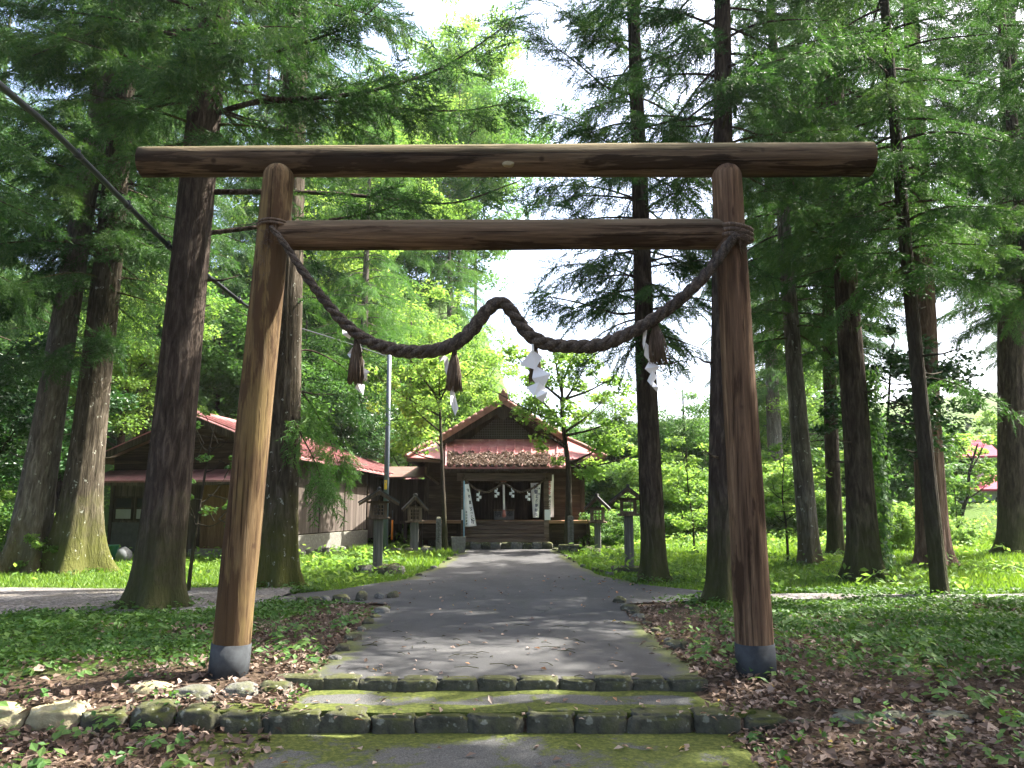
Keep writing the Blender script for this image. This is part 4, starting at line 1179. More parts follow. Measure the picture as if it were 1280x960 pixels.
# side wall (sunlit pale boards), stone footing, battens
MB().bx(-.1, 0, .0, 5.0, zfoot + .3, 2.0).build('side_boards', M['wood_side'], bl)
MB().bx(-.1, .0, 0, 5.0, 2.06, 2.72).build('upper_boards', M['wood_upper'], bl)
MB().bx(-.1, .03, 0, 5.0, 2.0, 2.06).build('rail', M['wood_side'], bl)
MB().bx(-.1, -.02, 5.02, D, .3, 2.6).build('side_boards', M['wood_side'], bl)
MB().bx(-.14, .06, -.02, 5.03, .0, zfoot + .27).build('footing', M['concrete'], bl, bevel=.01)
MB().bx(-.05, .04, 5.0, 5.12, .1, 2.5).build('corner_post', M['wood_dark'], bl)
for yy in (1.62, 3.3): MB().bx(.0, .03, yy, yy + .07, zfoot + .3, 2.0).build('batten', M['wood_side'], bl)
for k in range(7):
    o = link(bpy.data.objects.new('foundation_stone', stone_mesh('foundation_stone', .16, .12, .09, 400 + k, M['stone_grey'], .6)), bl); o.location = (.1, .35 + k * .5, .08)
# front (gable) wall
MB().bx(-W, -.101, .0, .1, .1, 2.3).build('front_boards', M['wood_front'], bl)
MB().bx(-W, -.101, .04, .12, 2.3, 2.75).build('gable_boards', M['wood_wallh'], bl)
za_ = P(240, 521, 21.8).z - b0.z
MB().slab([(-W, .05, 2.751), (-.101, .05, 2.751), (-W / 2, .05, za_ - .05)], (0, .08, 0)).build('gable_boards', M['wood_wallh'], bl)
MB().bx(-W, -W + .12, .101, D, .1, 2.7).build('side_boards', M['wood_dark'], bl)
MB().bx(-W + .13, -.11, D - .1, D, .1, 2.7).build('back_boards', M['wood_dark'], bl)
for xx in (-W + .05, -W + 1.35, -2.75, -1.5, -.06): MB().bx(xx - .05, xx + .05, -.04, -.002, .1, 2.28).build('wall_post', M['wood_dark'], bl)
# roof
ro = MB(); ov = .55
def zroof(x): return 2.62 + (za_ - 2.62) * (1 - abs(x + W / 2) / (W / 2 + .35))
nn = 9
for sx in (-1, 1):
    for i in range(nn):
        ya, yb = -ov + (D + 1.0 + ov) * i / nn, -ov + (D + 1.0 + ov) * (i + 1) / nn
        # eave sinks a little towards the far end as the old roof sags
        da, db = -.32 * max(0, (ya) / D), -.32 * max(0, (yb) / D)
        xe = -W / 2 + sx * (W / 2 + .45)
        ro.slab([(-W / 2, ya, za_ + da), (-W / 2, yb, za_ + db), (xe, yb, 2.56 + db), (xe, ya, 2.56 + da)], (0, 0, .06))
rfo = ro.build('roof', M['roof_tile'], bl)
rr_ = MB()
for i in range(26):
    ya = -ov + .1 + i * (D + 1.3) / 26; da = -.32 * max(0, ya / D)
    for sx in (-1, 1): rr_.beam((-W / 2 + sx * .05, ya, za_ + .085 + da), (-W / 2 + sx * (W / 2 + .46), ya, 2.645 + da), .05, .05)
rr_.build('roof_rib', M['roof_tile'], rfo)
MB().tube([(-W / 2, -ov - .02, za_ + .1), (-W / 2, D + 1, za_ - .25)], .1, 10).build('ridge_cap', M['roof_tile'], rfo)
for sx in (-1, 1):
    a = Vector((-W / 2 + sx * .002, -ov - .04, za_ + .04)); b = Vector((-W / 2 + sx * (W / 2 + .45), -ov - .04, 2.6)); MB().slab([a, b, b - Vector((0, 0, .18)), a - Vector((0, 0, .2))], (0, .04, 0)).build('bargeboard', M['wood_dark'], rfo)
MB().slab([(-W - .1, -.95, 1.98), (-.02, -.95, 1.98), (-.02, -.005, 2.3), (-W - .1, -.005, 2.3)], (0, 0, .05)).build('pent_roof', M['roof_tile'], bl)
MB().bx(-W - .1, -.02, -.97, -.93, 1.90, 1.978).build('pent_fascia', M['wood_front'], bl)
# windows in the front wall, left part
for (xa, xb) in ((-W + .15, -W + .75), (-W + .82, -W + 1.25)):
    f = MB(); za1, zb1 = .95, 1.62
    f.bx(xa, xb, -.03, -.003, za1, za1 + .05); f.bx(xa, xb, -.03, -.003, zb1 - .05, zb1); f.bx(xa, xa + .05, -.03, -.003, za1 + .05, zb1 - .05); f.bx(xb - .05, xb, -.03, -.003, za1 + .05, zb1 - .05); f.bx(xa + .05, xb - .05, -.028, -.004, (za1 + zb1) / 2 - .02, (za1 + zb1) / 2 + .02)
    wo = f.build('window', M['wood_dark'], bl)
    MB().bx(xa + .05, xb - .05, -.015, -.004, (za1 + zb1) / 2 + .021, zb1 - .051).build('pane', M['glass'], wo)
    MB().bx(xa + .05, xb - .05, -.015, -.004, za1 + .051, (za1 + zb1) / 2 - .021).build('pane', M['frost'], wo)
MB().bx(-W + .08, -W + 1.3, -.02, -.003, .12, .9).build('window_apron', plain('grey_board', (.10, .095, .09), .8), bl)
dd = MB().bx(-2.68, -1.56, -.035, -.003, .2, 2.1).build('door', M['door_ply'], bl)
MB().box((-1.7, -.05, 1.1), (.03, .03, .14)).build('handle', M['pole_grey'], dd)
MB().bx(-2.7, -.1, -.5, -.05, -.05, .22).build('door_step', M['concrete'], bl, bevel=.015)
# clutter by the front wall
p = GT(139, 699); mm = MB()
mm.tube([(0, 0, 0), (0, 0, .05), (0, 0, .36), (0, 0, .38)], [.13, .14, .17, .18], 18)
tag(mm.build('bucket', plain('green_plastic', (.02, .10, .06), .4), None, loc=(p.x, p.y, p.z)), 'dark green bucket standing by the wall of the long building', 'bucket')
p = GT(154, 699); mm = MB()
mm.tube([(0, 0, 0), (.02, 0, .15), (.0, .02, .28), (.05, 0, .34)], [.17, .2, .16, .05], 14, 0, True, .12)
tag(mm.build('sack', plain('grey_sack', (.12, .13, .135), .6), None, loc=(p.x, p.y, p.z)), 'pale grey plastic sack slumped against the wall beside the bucket', 'sack')

# ------------------------------------------------------------------ far red roofed house on the right
YH = 42
ph = P(1222, 640, YH)
ho = tag(empty('house', (ph.x, YH, 0), (0, 0, R(-14))), 'far house with a red roof glimpsed between the right hand trunks', 'house')
zb = P(1222, 640, YH).z; z1 = P(1222, 612, YH).z; z2 = P(1222, 590, YH).z
MB().bx(-3.4, 3.4, 0, 6, zb - 3, z1).build('wall', plain('pale_wall', (.42, .42, .46), .8), ho)
m = MB(); m.slab([(-3.9, -.6, z1 - .1), (3.9, -.6, z1 - .1), (3.9, 3, z2 - .2), (-3.9, 3, z2 - .2)], (0, 0, .12)); m.slab([(-3.9, 6.6, z1 - .1), (-3.9, 3, z2 - .2), (3.9, 3, z2 - .2), (3.9, 6.6, z1 - .1)], (0, 0, .12))
m.build('roof', plain('bright_red_roof', (.30, .06, .085), .8, .1), ho)
m = MB().bx(-2.2, .8, 1.2, 5, z1 + .1, z2 + .9); m.build('upper_storey', plain('pale_upper_wall', (.5, .5, .54), .8), ho)
m = MB(); m.slab([(-3, .6, z2 + .75), (1.6, .6, z2 + .75), (1.6, 3.1, z2 + 1.8), (-3, 3.1, z2 + 1.8)], (0, 0, .12)); m.slab([(-3, 5.6, z2 + .75), (-3, 3.1, z2 + 1.8), (1.6, 3.1, z2 + 1.8), (1.6, 5.6, z2 + .75)], (0, 0, .12)); m.build('roof', bpy.data.materials['bright_red_roof'], ho)
for xx in (-1.6, 1.4):
    wo = MB().bx(xx - .5, xx + .5, -.05, -.01, z1 - 1.3, z1 - .4).build('window', M['glass'], ho)
#__PART3__
# ------------------------------------------------------------------ vegetation generators (numpy)
def unit(a): return a / np.maximum(np.linalg.norm(a, axis=-1, keepdims=True), 1e-9)
def frames(d, up=(0, 0, 1), roll=None):
    """rotation matrices whose columns are d, side, up'"""
    d = unit(d); up = np.broadcast_to(np.array(up, float), d.shape)
    s_ = np.cross(up, d); bad = np.linalg.norm(s_, axis=1) < 1e-3
    s_[bad] = (1, 0, 0); s_ = unit(s_); u_ = np.cross(d, s_)
    if roll is not None:
        c, q = np.cos(roll)[:, None], np.sin(roll)[:, None]
        s_, u_ = s_ * c + u_ * q, u_ * c - s_ * q
    return np.stack([d, s_, u_], -1)

def spray_proto(rng, L=.62, nt=15):
    """a feathery cedar spray: drooping stem with slender side twigs, as thin triangles"""
    tri = []
    def needle(p, d, l, w_):
        d = d / np.linalg.norm(d); s_ = np.cross(d, rng.normal(size=3)); s_ /= np.linalg.norm(s_)
        tri.append([p - s_ * w_ / 2, p + s_ * w_ / 2, p + d * l])
    for k in range(nt):
        t_ = .08 + .92 * k / (nt - 1)
        p = np.array([L * t_, 0, -.16 * t_ * t_])
        sd = 1 if k % 2 else -1
        tl = (.26 - .17 * t_) * rng.uniform(.75, 1.25)
        d0 = np.array([.75, sd * rng.uniform(.5, 1.0), rng.uniform(-.45, .15)]); d0 /= np.linalg.norm(d0)
        m = 5
        for j in range(m):
            q = p + d0 * tl * j / m + np.array([0, 0, -.25 * (tl * j / m)])
            needle(q, d0 + rng.normal(size=3) * .33, tl * .42 + .035, .017)
            if j: needle(q, d0 + rng.normal(size=3) * .75, .055, .014)
        needle(p, np.array([1, 0, -.3]), L / nt * 2.2, .016)
    return np.array(tri)
PROTO = [spray_proto(np.random.default_rng(50 + i)) for i in range(6)]
NPT = min(len(p) for p in PROTO); PROTO = np.stack([p[:NPT] for p in PROTO])     # (6, NPT, 3, 3)

def sprays_to_mesh(name, pos, dirs, scl, roll, tint, mats, limb=None):
    n = len(pos)
    Rm = frames(dirs, roll=roll)
    pr = PROTO[RNG.integers(0, len(PROTO), n)]
    T = np.einsum('nij,nptj->npti', Rm, pr) * scl[:, None, None, None] + pos[:, None, None, :]
    V = T.reshape(-1, 3)
    Fc = np.arange(len(V)).reshape(-1, 3)
    tn = np.clip(np.repeat(tint, NPT) + RNG.normal(0, .12, len(Fc)), 0, 1)
    fm = np.zeros(len(Fc), int)
    if limb is not None and len(limb.v):
        lv = np.array(limb.v); lf = []
        for f in limb.f:
            for k in range(1, len(f) - 1): lf.append((f[0], f[k], f[k + 1]))
        lf = np.array(lf) + len(V)
        V = np.concatenate([V, lv]); Fc = np.concatenate([Fc, lf]); tn = np.concatenate([tn, np.full(len(lf), .5)]); fm = np.concatenate([fm, np.ones(len(lf), int)])
    return nmesh(name, V, Fc, mats, fm, tn)

def bough(pos, dirs, scl, roll, tint, limb, p0, phi, L, rise, droop, dens=9, rad=.02, start=.22, twig=1.0, rng=RNG):
    ax = np.array([math.cos(phi), math.sin(phi), 0]); sd = np.array([-math.sin(phi), math.cos(phi), 0])
    wob = rng.normal(0, .12)
    f = lambda t_: p0 + ax * L * t_ + sd * L * wob * t_ * t_ + np.array([0, 0, L * (rise * t_ - droop * t_ ** 2 + .12 * t_ ** 4)])
    if limb is not None:
        limb.tube([f(t_) for t_ in np.linspace(0, .95, 7)], [rad * (1 - .8 * t_) for t_ in np.linspace(0, 1, 7)], 5, 0, False)
    k = max(5, int(L * dens))
    cl = rng.uniform(.2, .8)
    for i in range(k):
        t_ = start + (1 - start) * (i + rng.uniform(0, 1)) / k
        p = f(t_); tg = f(min(1, t_ + .05)) - f(t_ - .05); tg /= np.linalg.norm(tg)
        s_ = 1 if i % 2 else -1
        d = tg * rng.uniform(.3, 1) + sd * s_ * rng.uniform(.2, 1.0) + np.array([0, 0, -rng.uniform(.0, .75)])
        pos.append(p); dirs.append(d); scl.append(rng.uniform(.65, 1.25) * (1.15 - .4 * t_) * twig); roll.append(rng.normal(0, .5)); tint.append(np.clip(cl + rng.normal(0, .15) + .25 * (t_ - .5), 0, 1))

def cedar_crown(seed, hc, rmax, nb, mats, dens=9, cone=1.0, twig=1.0):
    rng = np.random.default_rng(seed)
    pos, dirs, scl, roll, tint = [], [], [], [], []
    limb = MB()
    for i in range(nb):
        t_ = (i + rng.uniform(0, 1)) / nb
        t_ = t_ ** 1.15
        z = hc * t_
        L = rmax * (min(1, .55 + t_ * 4) * (1 - .8 * t_ ** 1.5)) * rng.uniform(.55, 1.2) + .3
        bough(pos, dirs, scl, roll, tint, limb, np.array([0, 0, z]), i * 2.399 + rng.normal(0, .3), L, rng.uniform(-.1, .3), rng.uniform(.25, .6), dens, .03, twig=twig, rng=rng)
    return sprays_to_mesh('crown', np.array(pos), np.array(dirs), np.array(scl), np.array(roll), np.array(tint), mats, limb)

def leaves_mesh(name, C, N, S, tint, mats, el=1.6, limb=None, fold=.25):
    """rhombus leaves at C with normals N and size S (fold gives the midrib a crease)"""
    n = len(C)
    d = unit(np.cross(N, RNG.normal(size=(n, 3)))); s_ = np.cross(unit(N), d)
    l = (S * el / 2)[:, None]; w_ = (S / 2)[:, None]; up = unit(N) * (S * fold * .5)[:, None]
    a, b, c, e = C - d * l, C + s_ * w_ + up, C + d * l, C - s_ * w_ + up
    V = np.stack([a, b, c, e], 1).reshape(-1, 3)
    k = np.arange(n)[:, None] * 4
    Fc = np.concatenate([k + np.array([[0, 1, 2]]), k + np.array([[0, 2, 3]])], 1).reshape(-1, 3)
    tn = np.repeat(np.clip(tint, 0, 1), 2); fm = np.zeros(len(Fc), int)
    if limb is not None and len(limb.v):
        lv = np.array(limb.v); lf = []
        for f in limb.f:
            for q in range(1, len(f) - 1): lf.append((f[0], f[q], f[q + 1]))
        lf = np.array(lf) + len(V)
        V = np.concatenate([V, lv]); Fc = np.concatenate([Fc, lf]); tn = np.concatenate([tn, np.full(len(lf), .5)]); fm = np.concatenate([fm, np.ones(len(lf), int)])
    return nmesh(name, V, Fc, mats, fm, tn)

def clump_leaves(centers, rads, per, size, rng, flat=.55):
    n = len(centers)
    k = np.repeat(np.arange(n), per)
    off = unit(rng.normal(size=(n * per, 3))) * (rng.uniform(0, 1, (n * per, 1)) ** .45) * rads[k][:, None]
    off[:, 2] *= flat
    C = centers[k] + off
    N = rng.normal(size=(n * per, 3)) * .55 + np.array([0, 0, 1.0]) + unit(off) * .35
    S = size * rng.uniform(.6, 1.35, n * per)
    ct = rng.uniform(.1, .75, n)
    return C, N, S, ct[k] + rng.normal(0, .15, n * per)

def broad_crown(seed, hc, rad, ncl, per, size, mats, trunk_mb=None, z0=0, nl=9, flat=.55, r_l=.05):
    """crown of leaf clumps carried by spreading limbs (limbs go in slot 1)"""
    rng = np.random.default_rng(seed)
    limb = MB(); cen, rr = [], []
    for i in range(nl):
        t_ = (i + .5) / nl
        phi = i * 2.4 + rng.normal(0, .3)
        zs = z0 + hc * .62 * t_
        L = rad * rng.uniform(.7, 1.1) * (1 - .55 * abs(t_ - .35))
        end = np.array([math.cos(phi) * L, math.sin(phi) * L, zs + hc * rng.uniform(.15, .42)])
        st = np.array([0, 0, zs]); md = st * .5 + end * .5 + np.array([0, 0, -.06 * hc * rng.uniform(0, 1)])
        path = [Vector(p) for p in smooth_path([st, md, end], 8)]
        limb.tube(path, [r_l * (1 - .85 * q / 7) for q in range(8)], 6, 0, False)
        m = max(3, ncl // nl)
        for k in range(m):
            q = rng.uniform(.3, 1.1)
            base = st * (1 - q) + end * q
            c = base + rng.normal(size=3) * np.array([rad * .22, rad * .22, hc * .09])
            if k % 3 == 0: limb.tube([Vector(st * (1 - q * .8) + end * q * .8), Vector(base * .5 + c * .5), Vector(c)], [.016, .011, .005], 4, 0, False)
            cen.append(c); rr.append(rad * rng.uniform(.13, .27))
    C, N, S, tn = clump_leaves(np.array(cen), np.array(rr), per, size, rng, flat)
    return leaves_mesh('crown', C, N, S, tn, mats, 1.7, limb)

def trunk_mesh(seed, r0, height, flare=.5, lobes=5, taper=.8, zb=.45, seg=26, bend=.0, matl=None, stubs=0, r_of=None):
    mb = MB(); rng = random.Random(seed)
    zs = [-.4, -.1, 0, .06, .14, .25, .4, .6, .9, 1.3] + list(np.linspace(1.8, height, 26))
    ph = [rng.uniform(0, 6.28) for _ in range(4)]
    pts = [Vector((bend * math.sin(z * .35 + ph[0]), bend * math.sin(z * .27 + ph[1]), z)) for z in zs]
    rad = [r0 * (1 - taper * max(0, z) / height) for z in zs]
    def f(i, a):
        z = max(0, zs[i]); e = math.exp(-z / zb)
        lob = .5 + .5 * math.sin(a * lobes + ph[2] + z * .5); lob2 = .5 + .5 * math.sin(a * 2 + ph[3])
        ridge = .03 * mnoise.noise(Vector((math.cos(a) * 4 + seed, math.sin(a) * 4, z * .35))) + .022 * math.sin(a * 13 + 2 * mnoise.noise(Vector((a, z * .5, seed))))
        e2 = math.exp(-z / (zb * .38))
        return 1 + flare * (e + .8 * e2 * (.3 + lob)) * (.35 + .65 * lob * (.5 + .5 * lob2)) + .05 * math.exp(-z / 1.5) * math.sin(a * lobes + ph[2]) + ridge + .05 * mnoise.noise(Vector((math.cos(a) + seed, math.sin(a), z * .8)))
    mb.tube(pts, rad, seg * 2, 0, True, 0, f)
    for i in range(stubs):
        z = rng.uniform(2.2, height * .45); a = rng.uniform(0, 6.28); r = r0 * (1 - taper * z / height)
        d = Vector((math.cos(a), math.sin(a), rng.uniform(-.1, .25))); L = rng.uniform(.15, .9)
        p = Vector((0, 0, z)) + d * r * .8
        mb.tube([p, p + d * L * .5 + Vector((0, 0, -.03)), p + d * L + Vector((0, 0, .02))], [.022, .016, .006], 6, 0, True)
    return mb

def make_tree(name, label, cat, base, lean, r0, height, bark, crown_me, z0, cs=1.0, rz=0, group=None, flare=.5, lobes=5, zb=.45, seed=0, stubs=6, taper=.8, czs=None, bend=.03):
    o = tag(empty(name, base, (0, lean, 0)), label, cat, group)
    t_ = trunk_mesh(seed, r0, height, flare, lobes, taper, zb, bend=bend, stubs=stubs).build('trunk', M[bark], o)
    if crown_me is not None:
        c = link(bpy.data.objects.new('crown', crown_me), o)
        c.location = (0, 0, z0); c.scale = (cs, cs, czs or cs); c.rotation_euler = (0, 0, rz)
    return o

ND = [M['needle'], M['bark']]
CED = [cedar_crown(11, 15, 3.0, 120, ND, 10), cedar_crown(12, 14, 2.6, 105, ND, 10), cedar_crown(13, 16, 3.3, 130, ND, 9), cedar_crown(14, 12, 2.2, 85, ND, 10)]
PALE = [cedar_crown(21, 13, 2.7, 95, [M['needle_pale'], M['bark_grey']], 8, twig=1.15)]
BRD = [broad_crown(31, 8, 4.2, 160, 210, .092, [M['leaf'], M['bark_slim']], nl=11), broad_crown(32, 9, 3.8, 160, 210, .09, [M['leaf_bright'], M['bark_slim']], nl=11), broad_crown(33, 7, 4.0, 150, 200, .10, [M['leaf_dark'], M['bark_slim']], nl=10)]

def lean_of(u0, v0, u1, v1):
    p = GT(u0, v0); q = P(u1, v1, p.y)
    return p, math.atan2(q.x - p.x, q.z - p.z)
def radius_at(u, v, Y, w_): return wpx(u, v, Y, w_) / 2

# name spec: (label, base uv, other uv, width px there, bark, crown, z0, crown scale, flare, lobes, zb, stubs, height)
near = [
 ('giant cedar with pale grey lichened bark, leaning right at the left frame edge', (27, 716), (83, 384), (83, 384), 30, 'bark_grey', 0, 7.0, 1.0, .7, 5, 1.3, 5, 24),
 ('giant cedar with mossy spreading roots beside the gravel lane, second trunk from the left edge', (92, 715), (123, 420), (121, 434), 35, 'bark_moss', 1, 6.2, 1.1, .8, 4, 1.1, 8, 24),
 ('thick dark cedar trunk standing just left of the left gate post', (193, 760), (247, 250), (200, 620), 53, 'bark', 2, 7.2, .95, .55, 5, .45, 6, 25),
 ('mossy tall cedar standing directly behind the left gate post', (343, 733), (362, 300), (347, 600), 44, 'bark_moss', 1, 11.5, .85, .4, 6, .5, 6, 24),
 ('straight dark cedar beside the near right lantern', (820, 727), (800, 250), (817, 600), 28, 'bark', 3, 4.6, .95, .5, 5, .35, 8, 21),
 ('tall cedar half hidden behind the right gate post', (903, 755), (902, 120), (913, 600), 31, 'bark', 1, 7.0, .9, .5, 5, .4, 6, 22),
 ('slim grey barked cedar standing alone in the right hand grass', (1012, 707), (985, 330), (1006, 600), 23, 'bark_grey', 3, 5.4, 1.0, .35, 5, .4, 6, 20),
 ('stout dark cedar with ivy climbing its right side', (1080, 727), (1056, 300), (1074, 600), 33, 'bark', 0, 6.4, .8, .65, 5, .6, 8, 23),
 ('slender smooth dark cedar leaning left, nearest trunk on the right', (1176, 747), (1121, 180), (1160, 600), 19, 'bark_slim', 3, 5.3, .9, .15, 4, .3, 10, 19),
 ('red barked cedar behind the slender leaning one', (1168, 706), (1150, 300), (1168, 610), 35, 'bark_red', 0, 7.0, .8, .4, 5, .5, 6, 23),
 ('broad dark cedar trunk at the right frame edge', (1268, 694), (1262, 200), (1270, 600), 35, 'bark', 2, 6.5, 1.0, .35, 5, .4, 6, 25),
 ('farther thin cedar between the grey barked one and the ivy clad one', (1044, 694), (1036, 400), (1042, 620), 18, 'bark', 3, 5.5, 1.1, .3, 5, .4, 5, 20),
 ('distant dark cedar seen just right of the right gate post', (969, 677), (962, 420), (967, 600), 19, 'bark_grey', 1, 6.0, 1.1, .3, 5, .4, 5, 22),
]
trees = {}
for i, (lb, b, tp, wp, wpx_, bark, cr, z0, cs, fl, lo_, zb_, st, ht) in enumerate(near):
    p, ln = lean_of(*b, *tp)
    if lb.startswith('distant dark cedar'): p = Vector((P(968, 600, 38).x, 38.0, h(P(968, 600, 38).x, 38) - .1))
    zz = P(wp[0], wp[1], p.y).z - p.z
    r = radius_at(wp[0], wp[1], p.y, wpx_) / (1 - .8 * zz / ht)
    trees[i] = make_tree('cedar_tree', lb, 'cedar tree', p, ln, r, ht, bark, CED[cr], z0, cs, i * 1.3, None, fl, lo_, zb_, i + 1, st)

# long bare limbs on the cedar left of the gate, reaching right above the beams
def px_limb(tree, pts, Y0, r0, matl, sprays=0, seed=0, name='limb', seg=7, spread=(-.7, .1), mats=None):
    inv = (Matrix.Translation(tree.location) @ tree.rotation_euler.to_matrix().to_4x4()).inverted()
    q = [inv @ P(u, v, Y) for (u, v, Y) in pts]
    sp_ = [Vector(c) for c in smooth_path(q, 26)]
    mb = MB().tube(sp_, [r0 * (1 - .82 * i / 25) for i in range(26)], seg, 0, True, .05)
    o = mb.build(name, M[matl], tree)
    if sprays:
        rng = np.random.default_rng(seed)
        pos, dirs, scl, roll, tint = [], [], [], [], []
        for i in range(sprays):
            k = int(rng.uniform(6, 25)); tg = (sp_[min(25, k + 1)] - sp_[k - 1]).normalized()
            d = np.array(tg) * rng.uniform(.3, 1) + rng.normal(size=3) * np.array([.5, .7, .2]) + np.array([0, 0, rng.uniform(*spread)])
            off = rng.normal(size=3) * .1
            pos.append(np.array(sp_[k]) + off); dirs.append(d); scl.append(rng.uniform(.6, 1.15)); roll.append(rng.normal(0, .6)); tint.append(rng.uniform(.1, .8))
        me = sprays_to_mesh('foliage', np.array(pos), np.array(dirs), np.array(scl), np.array(roll), np.array(tint), mats or ND)
        link(bpy.data.objects.new('foliage', me), o)
    return o
t3 = trees[2]; yb = t3.location.y
px_limb(t3, [(262, 143, yb), (330, 125, yb - .3), (400, 122, yb - .5), (470, 112, yb - .4), (545, 88, yb), (600, 55, yb + .5), (640, 25, yb + .9)], yb, .045, 'bark', 105, 1)
px_limb(t3, [(262, 145, yb), (325, 128, yb - .2), (420, 128, yb - .2), (500, 136, yb + .2), (580, 138, yb + .6), (640, 128, yb + .9)], yb, .04, 'bark', 75, 2)
px_limb(t3, [(252, 240, yb), (340, 240, yb + .2), (420, 242, yb + .5), (500, 250, yb + .9), (570, 253, yb + 1.2), (650, 226, yb + 1.6)], yb, .05, 'bark', 55, 3)
px_limb(t3, [(246, 293, yb), (330, 283, yb + .4), (410, 275, yb + .8), (480, 262, yb + 1.4), (520, 240, yb + 1.8)], yb, .042, 'bark', 35, 4)
px_limb(t3, [(266, 88, yb), (360, 60, yb - .4), (440, 30, yb - .6), (490, -10, yb - .4)], yb, .035, 'bark', 60, 5)
px_limb(t3, [(265, 60, yb), (200, 40, yb - .6), (120, 40, yb - 1.2), (40, 70, yb - 1.6)], yb, .04, 'bark', 90, 6)
px_limb(t3, [(262, 110, yb), (230, 90, yb - 1.0), (250, 60, yb - 1.8), (300, 50, yb - 2.2)], yb, .035, 'bark', 80, 16, spread=(-1.2, -.2))
t4 = trees[3]; yb = t4.location.y
for k_, (pa, n_) in enumerate([([(358, 470, yb), (385, 500, yb + .4), (410, 545, yb + .6), (425, 585, yb + .7)], 70), ([(356, 500, yb), (375, 540, yb - .3), (395, 580, yb - .4), (405, 612, yb - .4)], 60), ([(358, 440, yb), (395, 440, yb + .3), (440, 470, yb + .6), (455, 520, yb + .8)], 44), ([(356, 395, yb), (385, 372, yb - .2), (420, 385, yb - .3), (440, 420, yb - .3)], 26)]):
    px_limb(t4, pa, yb, .022, 'bark', int(n_ * .6), 30 + k_, spread=(-.5, .15), mats=[M['needle_pale'], M['bark']])
t1 = trees[4]; yb = t1.location.y
px_limb(t1, [(800, 390, yb), (770, 392, yb - .3), (730, 380, yb - .5), (690, 372, yb - .6), (660, 372, yb - .6)], yb, .03, 'bark', 36, 7)
px_limb(t1, [(800, 300, yb), (760, 290, yb - .3), (715, 262, yb - .4)], yb, .03, 'bark', 34, 8)
px_limb(t1, [(797, 120, yb), (760, 110, yb - .3), (710, 70, yb - .4), (650, 30, yb - .5)], yb, .03, 'bark', 40, 9)
px_limb(t1, [(799, 190, yb), (760, 178, yb - .3), (715, 150, yb - .5), (680, 140, yb - .7)], yb, .026, 'bark', 44, 41)
px_limb(t1, [(798, 70, yb), (755, 45, yb - .3), (700, 10, yb - .6)], yb, .026, 'bark', 50, 42)
px_limb(t1, [(800, 250, yb), (750, 235, yb + .3), (700, 232, yb + .5), (665, 240, yb + .6)], yb, .024, 'bark', 40, 43)
px_limb(t1, [(801, 350, yb), (760, 335, yb + .2), (720, 330, yb + .3), (690, 335, yb + .4)], yb, .022, 'bark', 30, 44)
px_limb(t1, [(800, 330, yb), (850, 320, yb - .2), (890, 340, yb - .4)], yb, .03, 'bark', 30, 10)
t5 = trees[8]; yb = t5.location.y
px_limb(t5, [(1128, 185, yb), (1150, 186, yb - .2), (1190, 188, yb - .5), (1240, 205, yb - .9)], yb, .02, 'bark_slim', 30, 11)
px_limb(t5, [(1145, 470, yb), (1190, 478, yb + .1), (1240, 500, yb), (1290, 522, yb)], yb, .014, 'bark_slim', 14, 12)
px_limb(t5, [(1128, 188, yb), (1100, 215, yb - .3), (1060, 235, yb - .6)], yb, .016, 'bark_slim', 26, 13)
px_limb(trees[7], [(1056, 300, yb + 2.5), (1020, 280, yb + 2), (985, 215, yb + 1.5), (960, 160, yb + 1.2)], yb, .03, 'bark', 40, 14)
t2 = trees[1]; yb = t2.location.y
px_limb(t2, [(120, 440, yb), (125, 425, yb - .6), (140, 430, yb - 1.0)], yb, .03, 'bark', 46, 15, spread=(-.6, .2))
px_limb(t2, [(118, 450, yb), (90, 440, yb - .8), (50, 455, yb - 1.2)], yb, .03, 'bark', 40, 17)
px_limb(trees[0], [(100, 300, yb), (60, 330, yb - .8), (10, 370, yb - 1.2)], yb, .03, 'bark', 50, 18)
# ivy on the stout dark cedar
tr_ = trees[7]
rng = np.random.default_rng(77); C, N = [], []
for i in range(1500):
    z = rng.uniform(.2, 4.2); a = rng.uniform(-1.0, .7); r = .42 - .03 * z + abs(rng.normal(0, .09)) + (.12 if z > 1 else 0) * rng.random()
    C.append((math.cos(a) * r, math.sin(a) * r, z)); N.append((math.cos(a) + rng.normal() * .4, math.sin(a) + rng.normal() * .4, .5))
link(bpy.data.objects.new('ivy', leaves_mesh('ivy', np.array(C), np.array(N), rng.uniform(.05, .10, len(C)), rng.uniform(0, .9, len(C)), [M['leaf']], 1.3)), tr_)

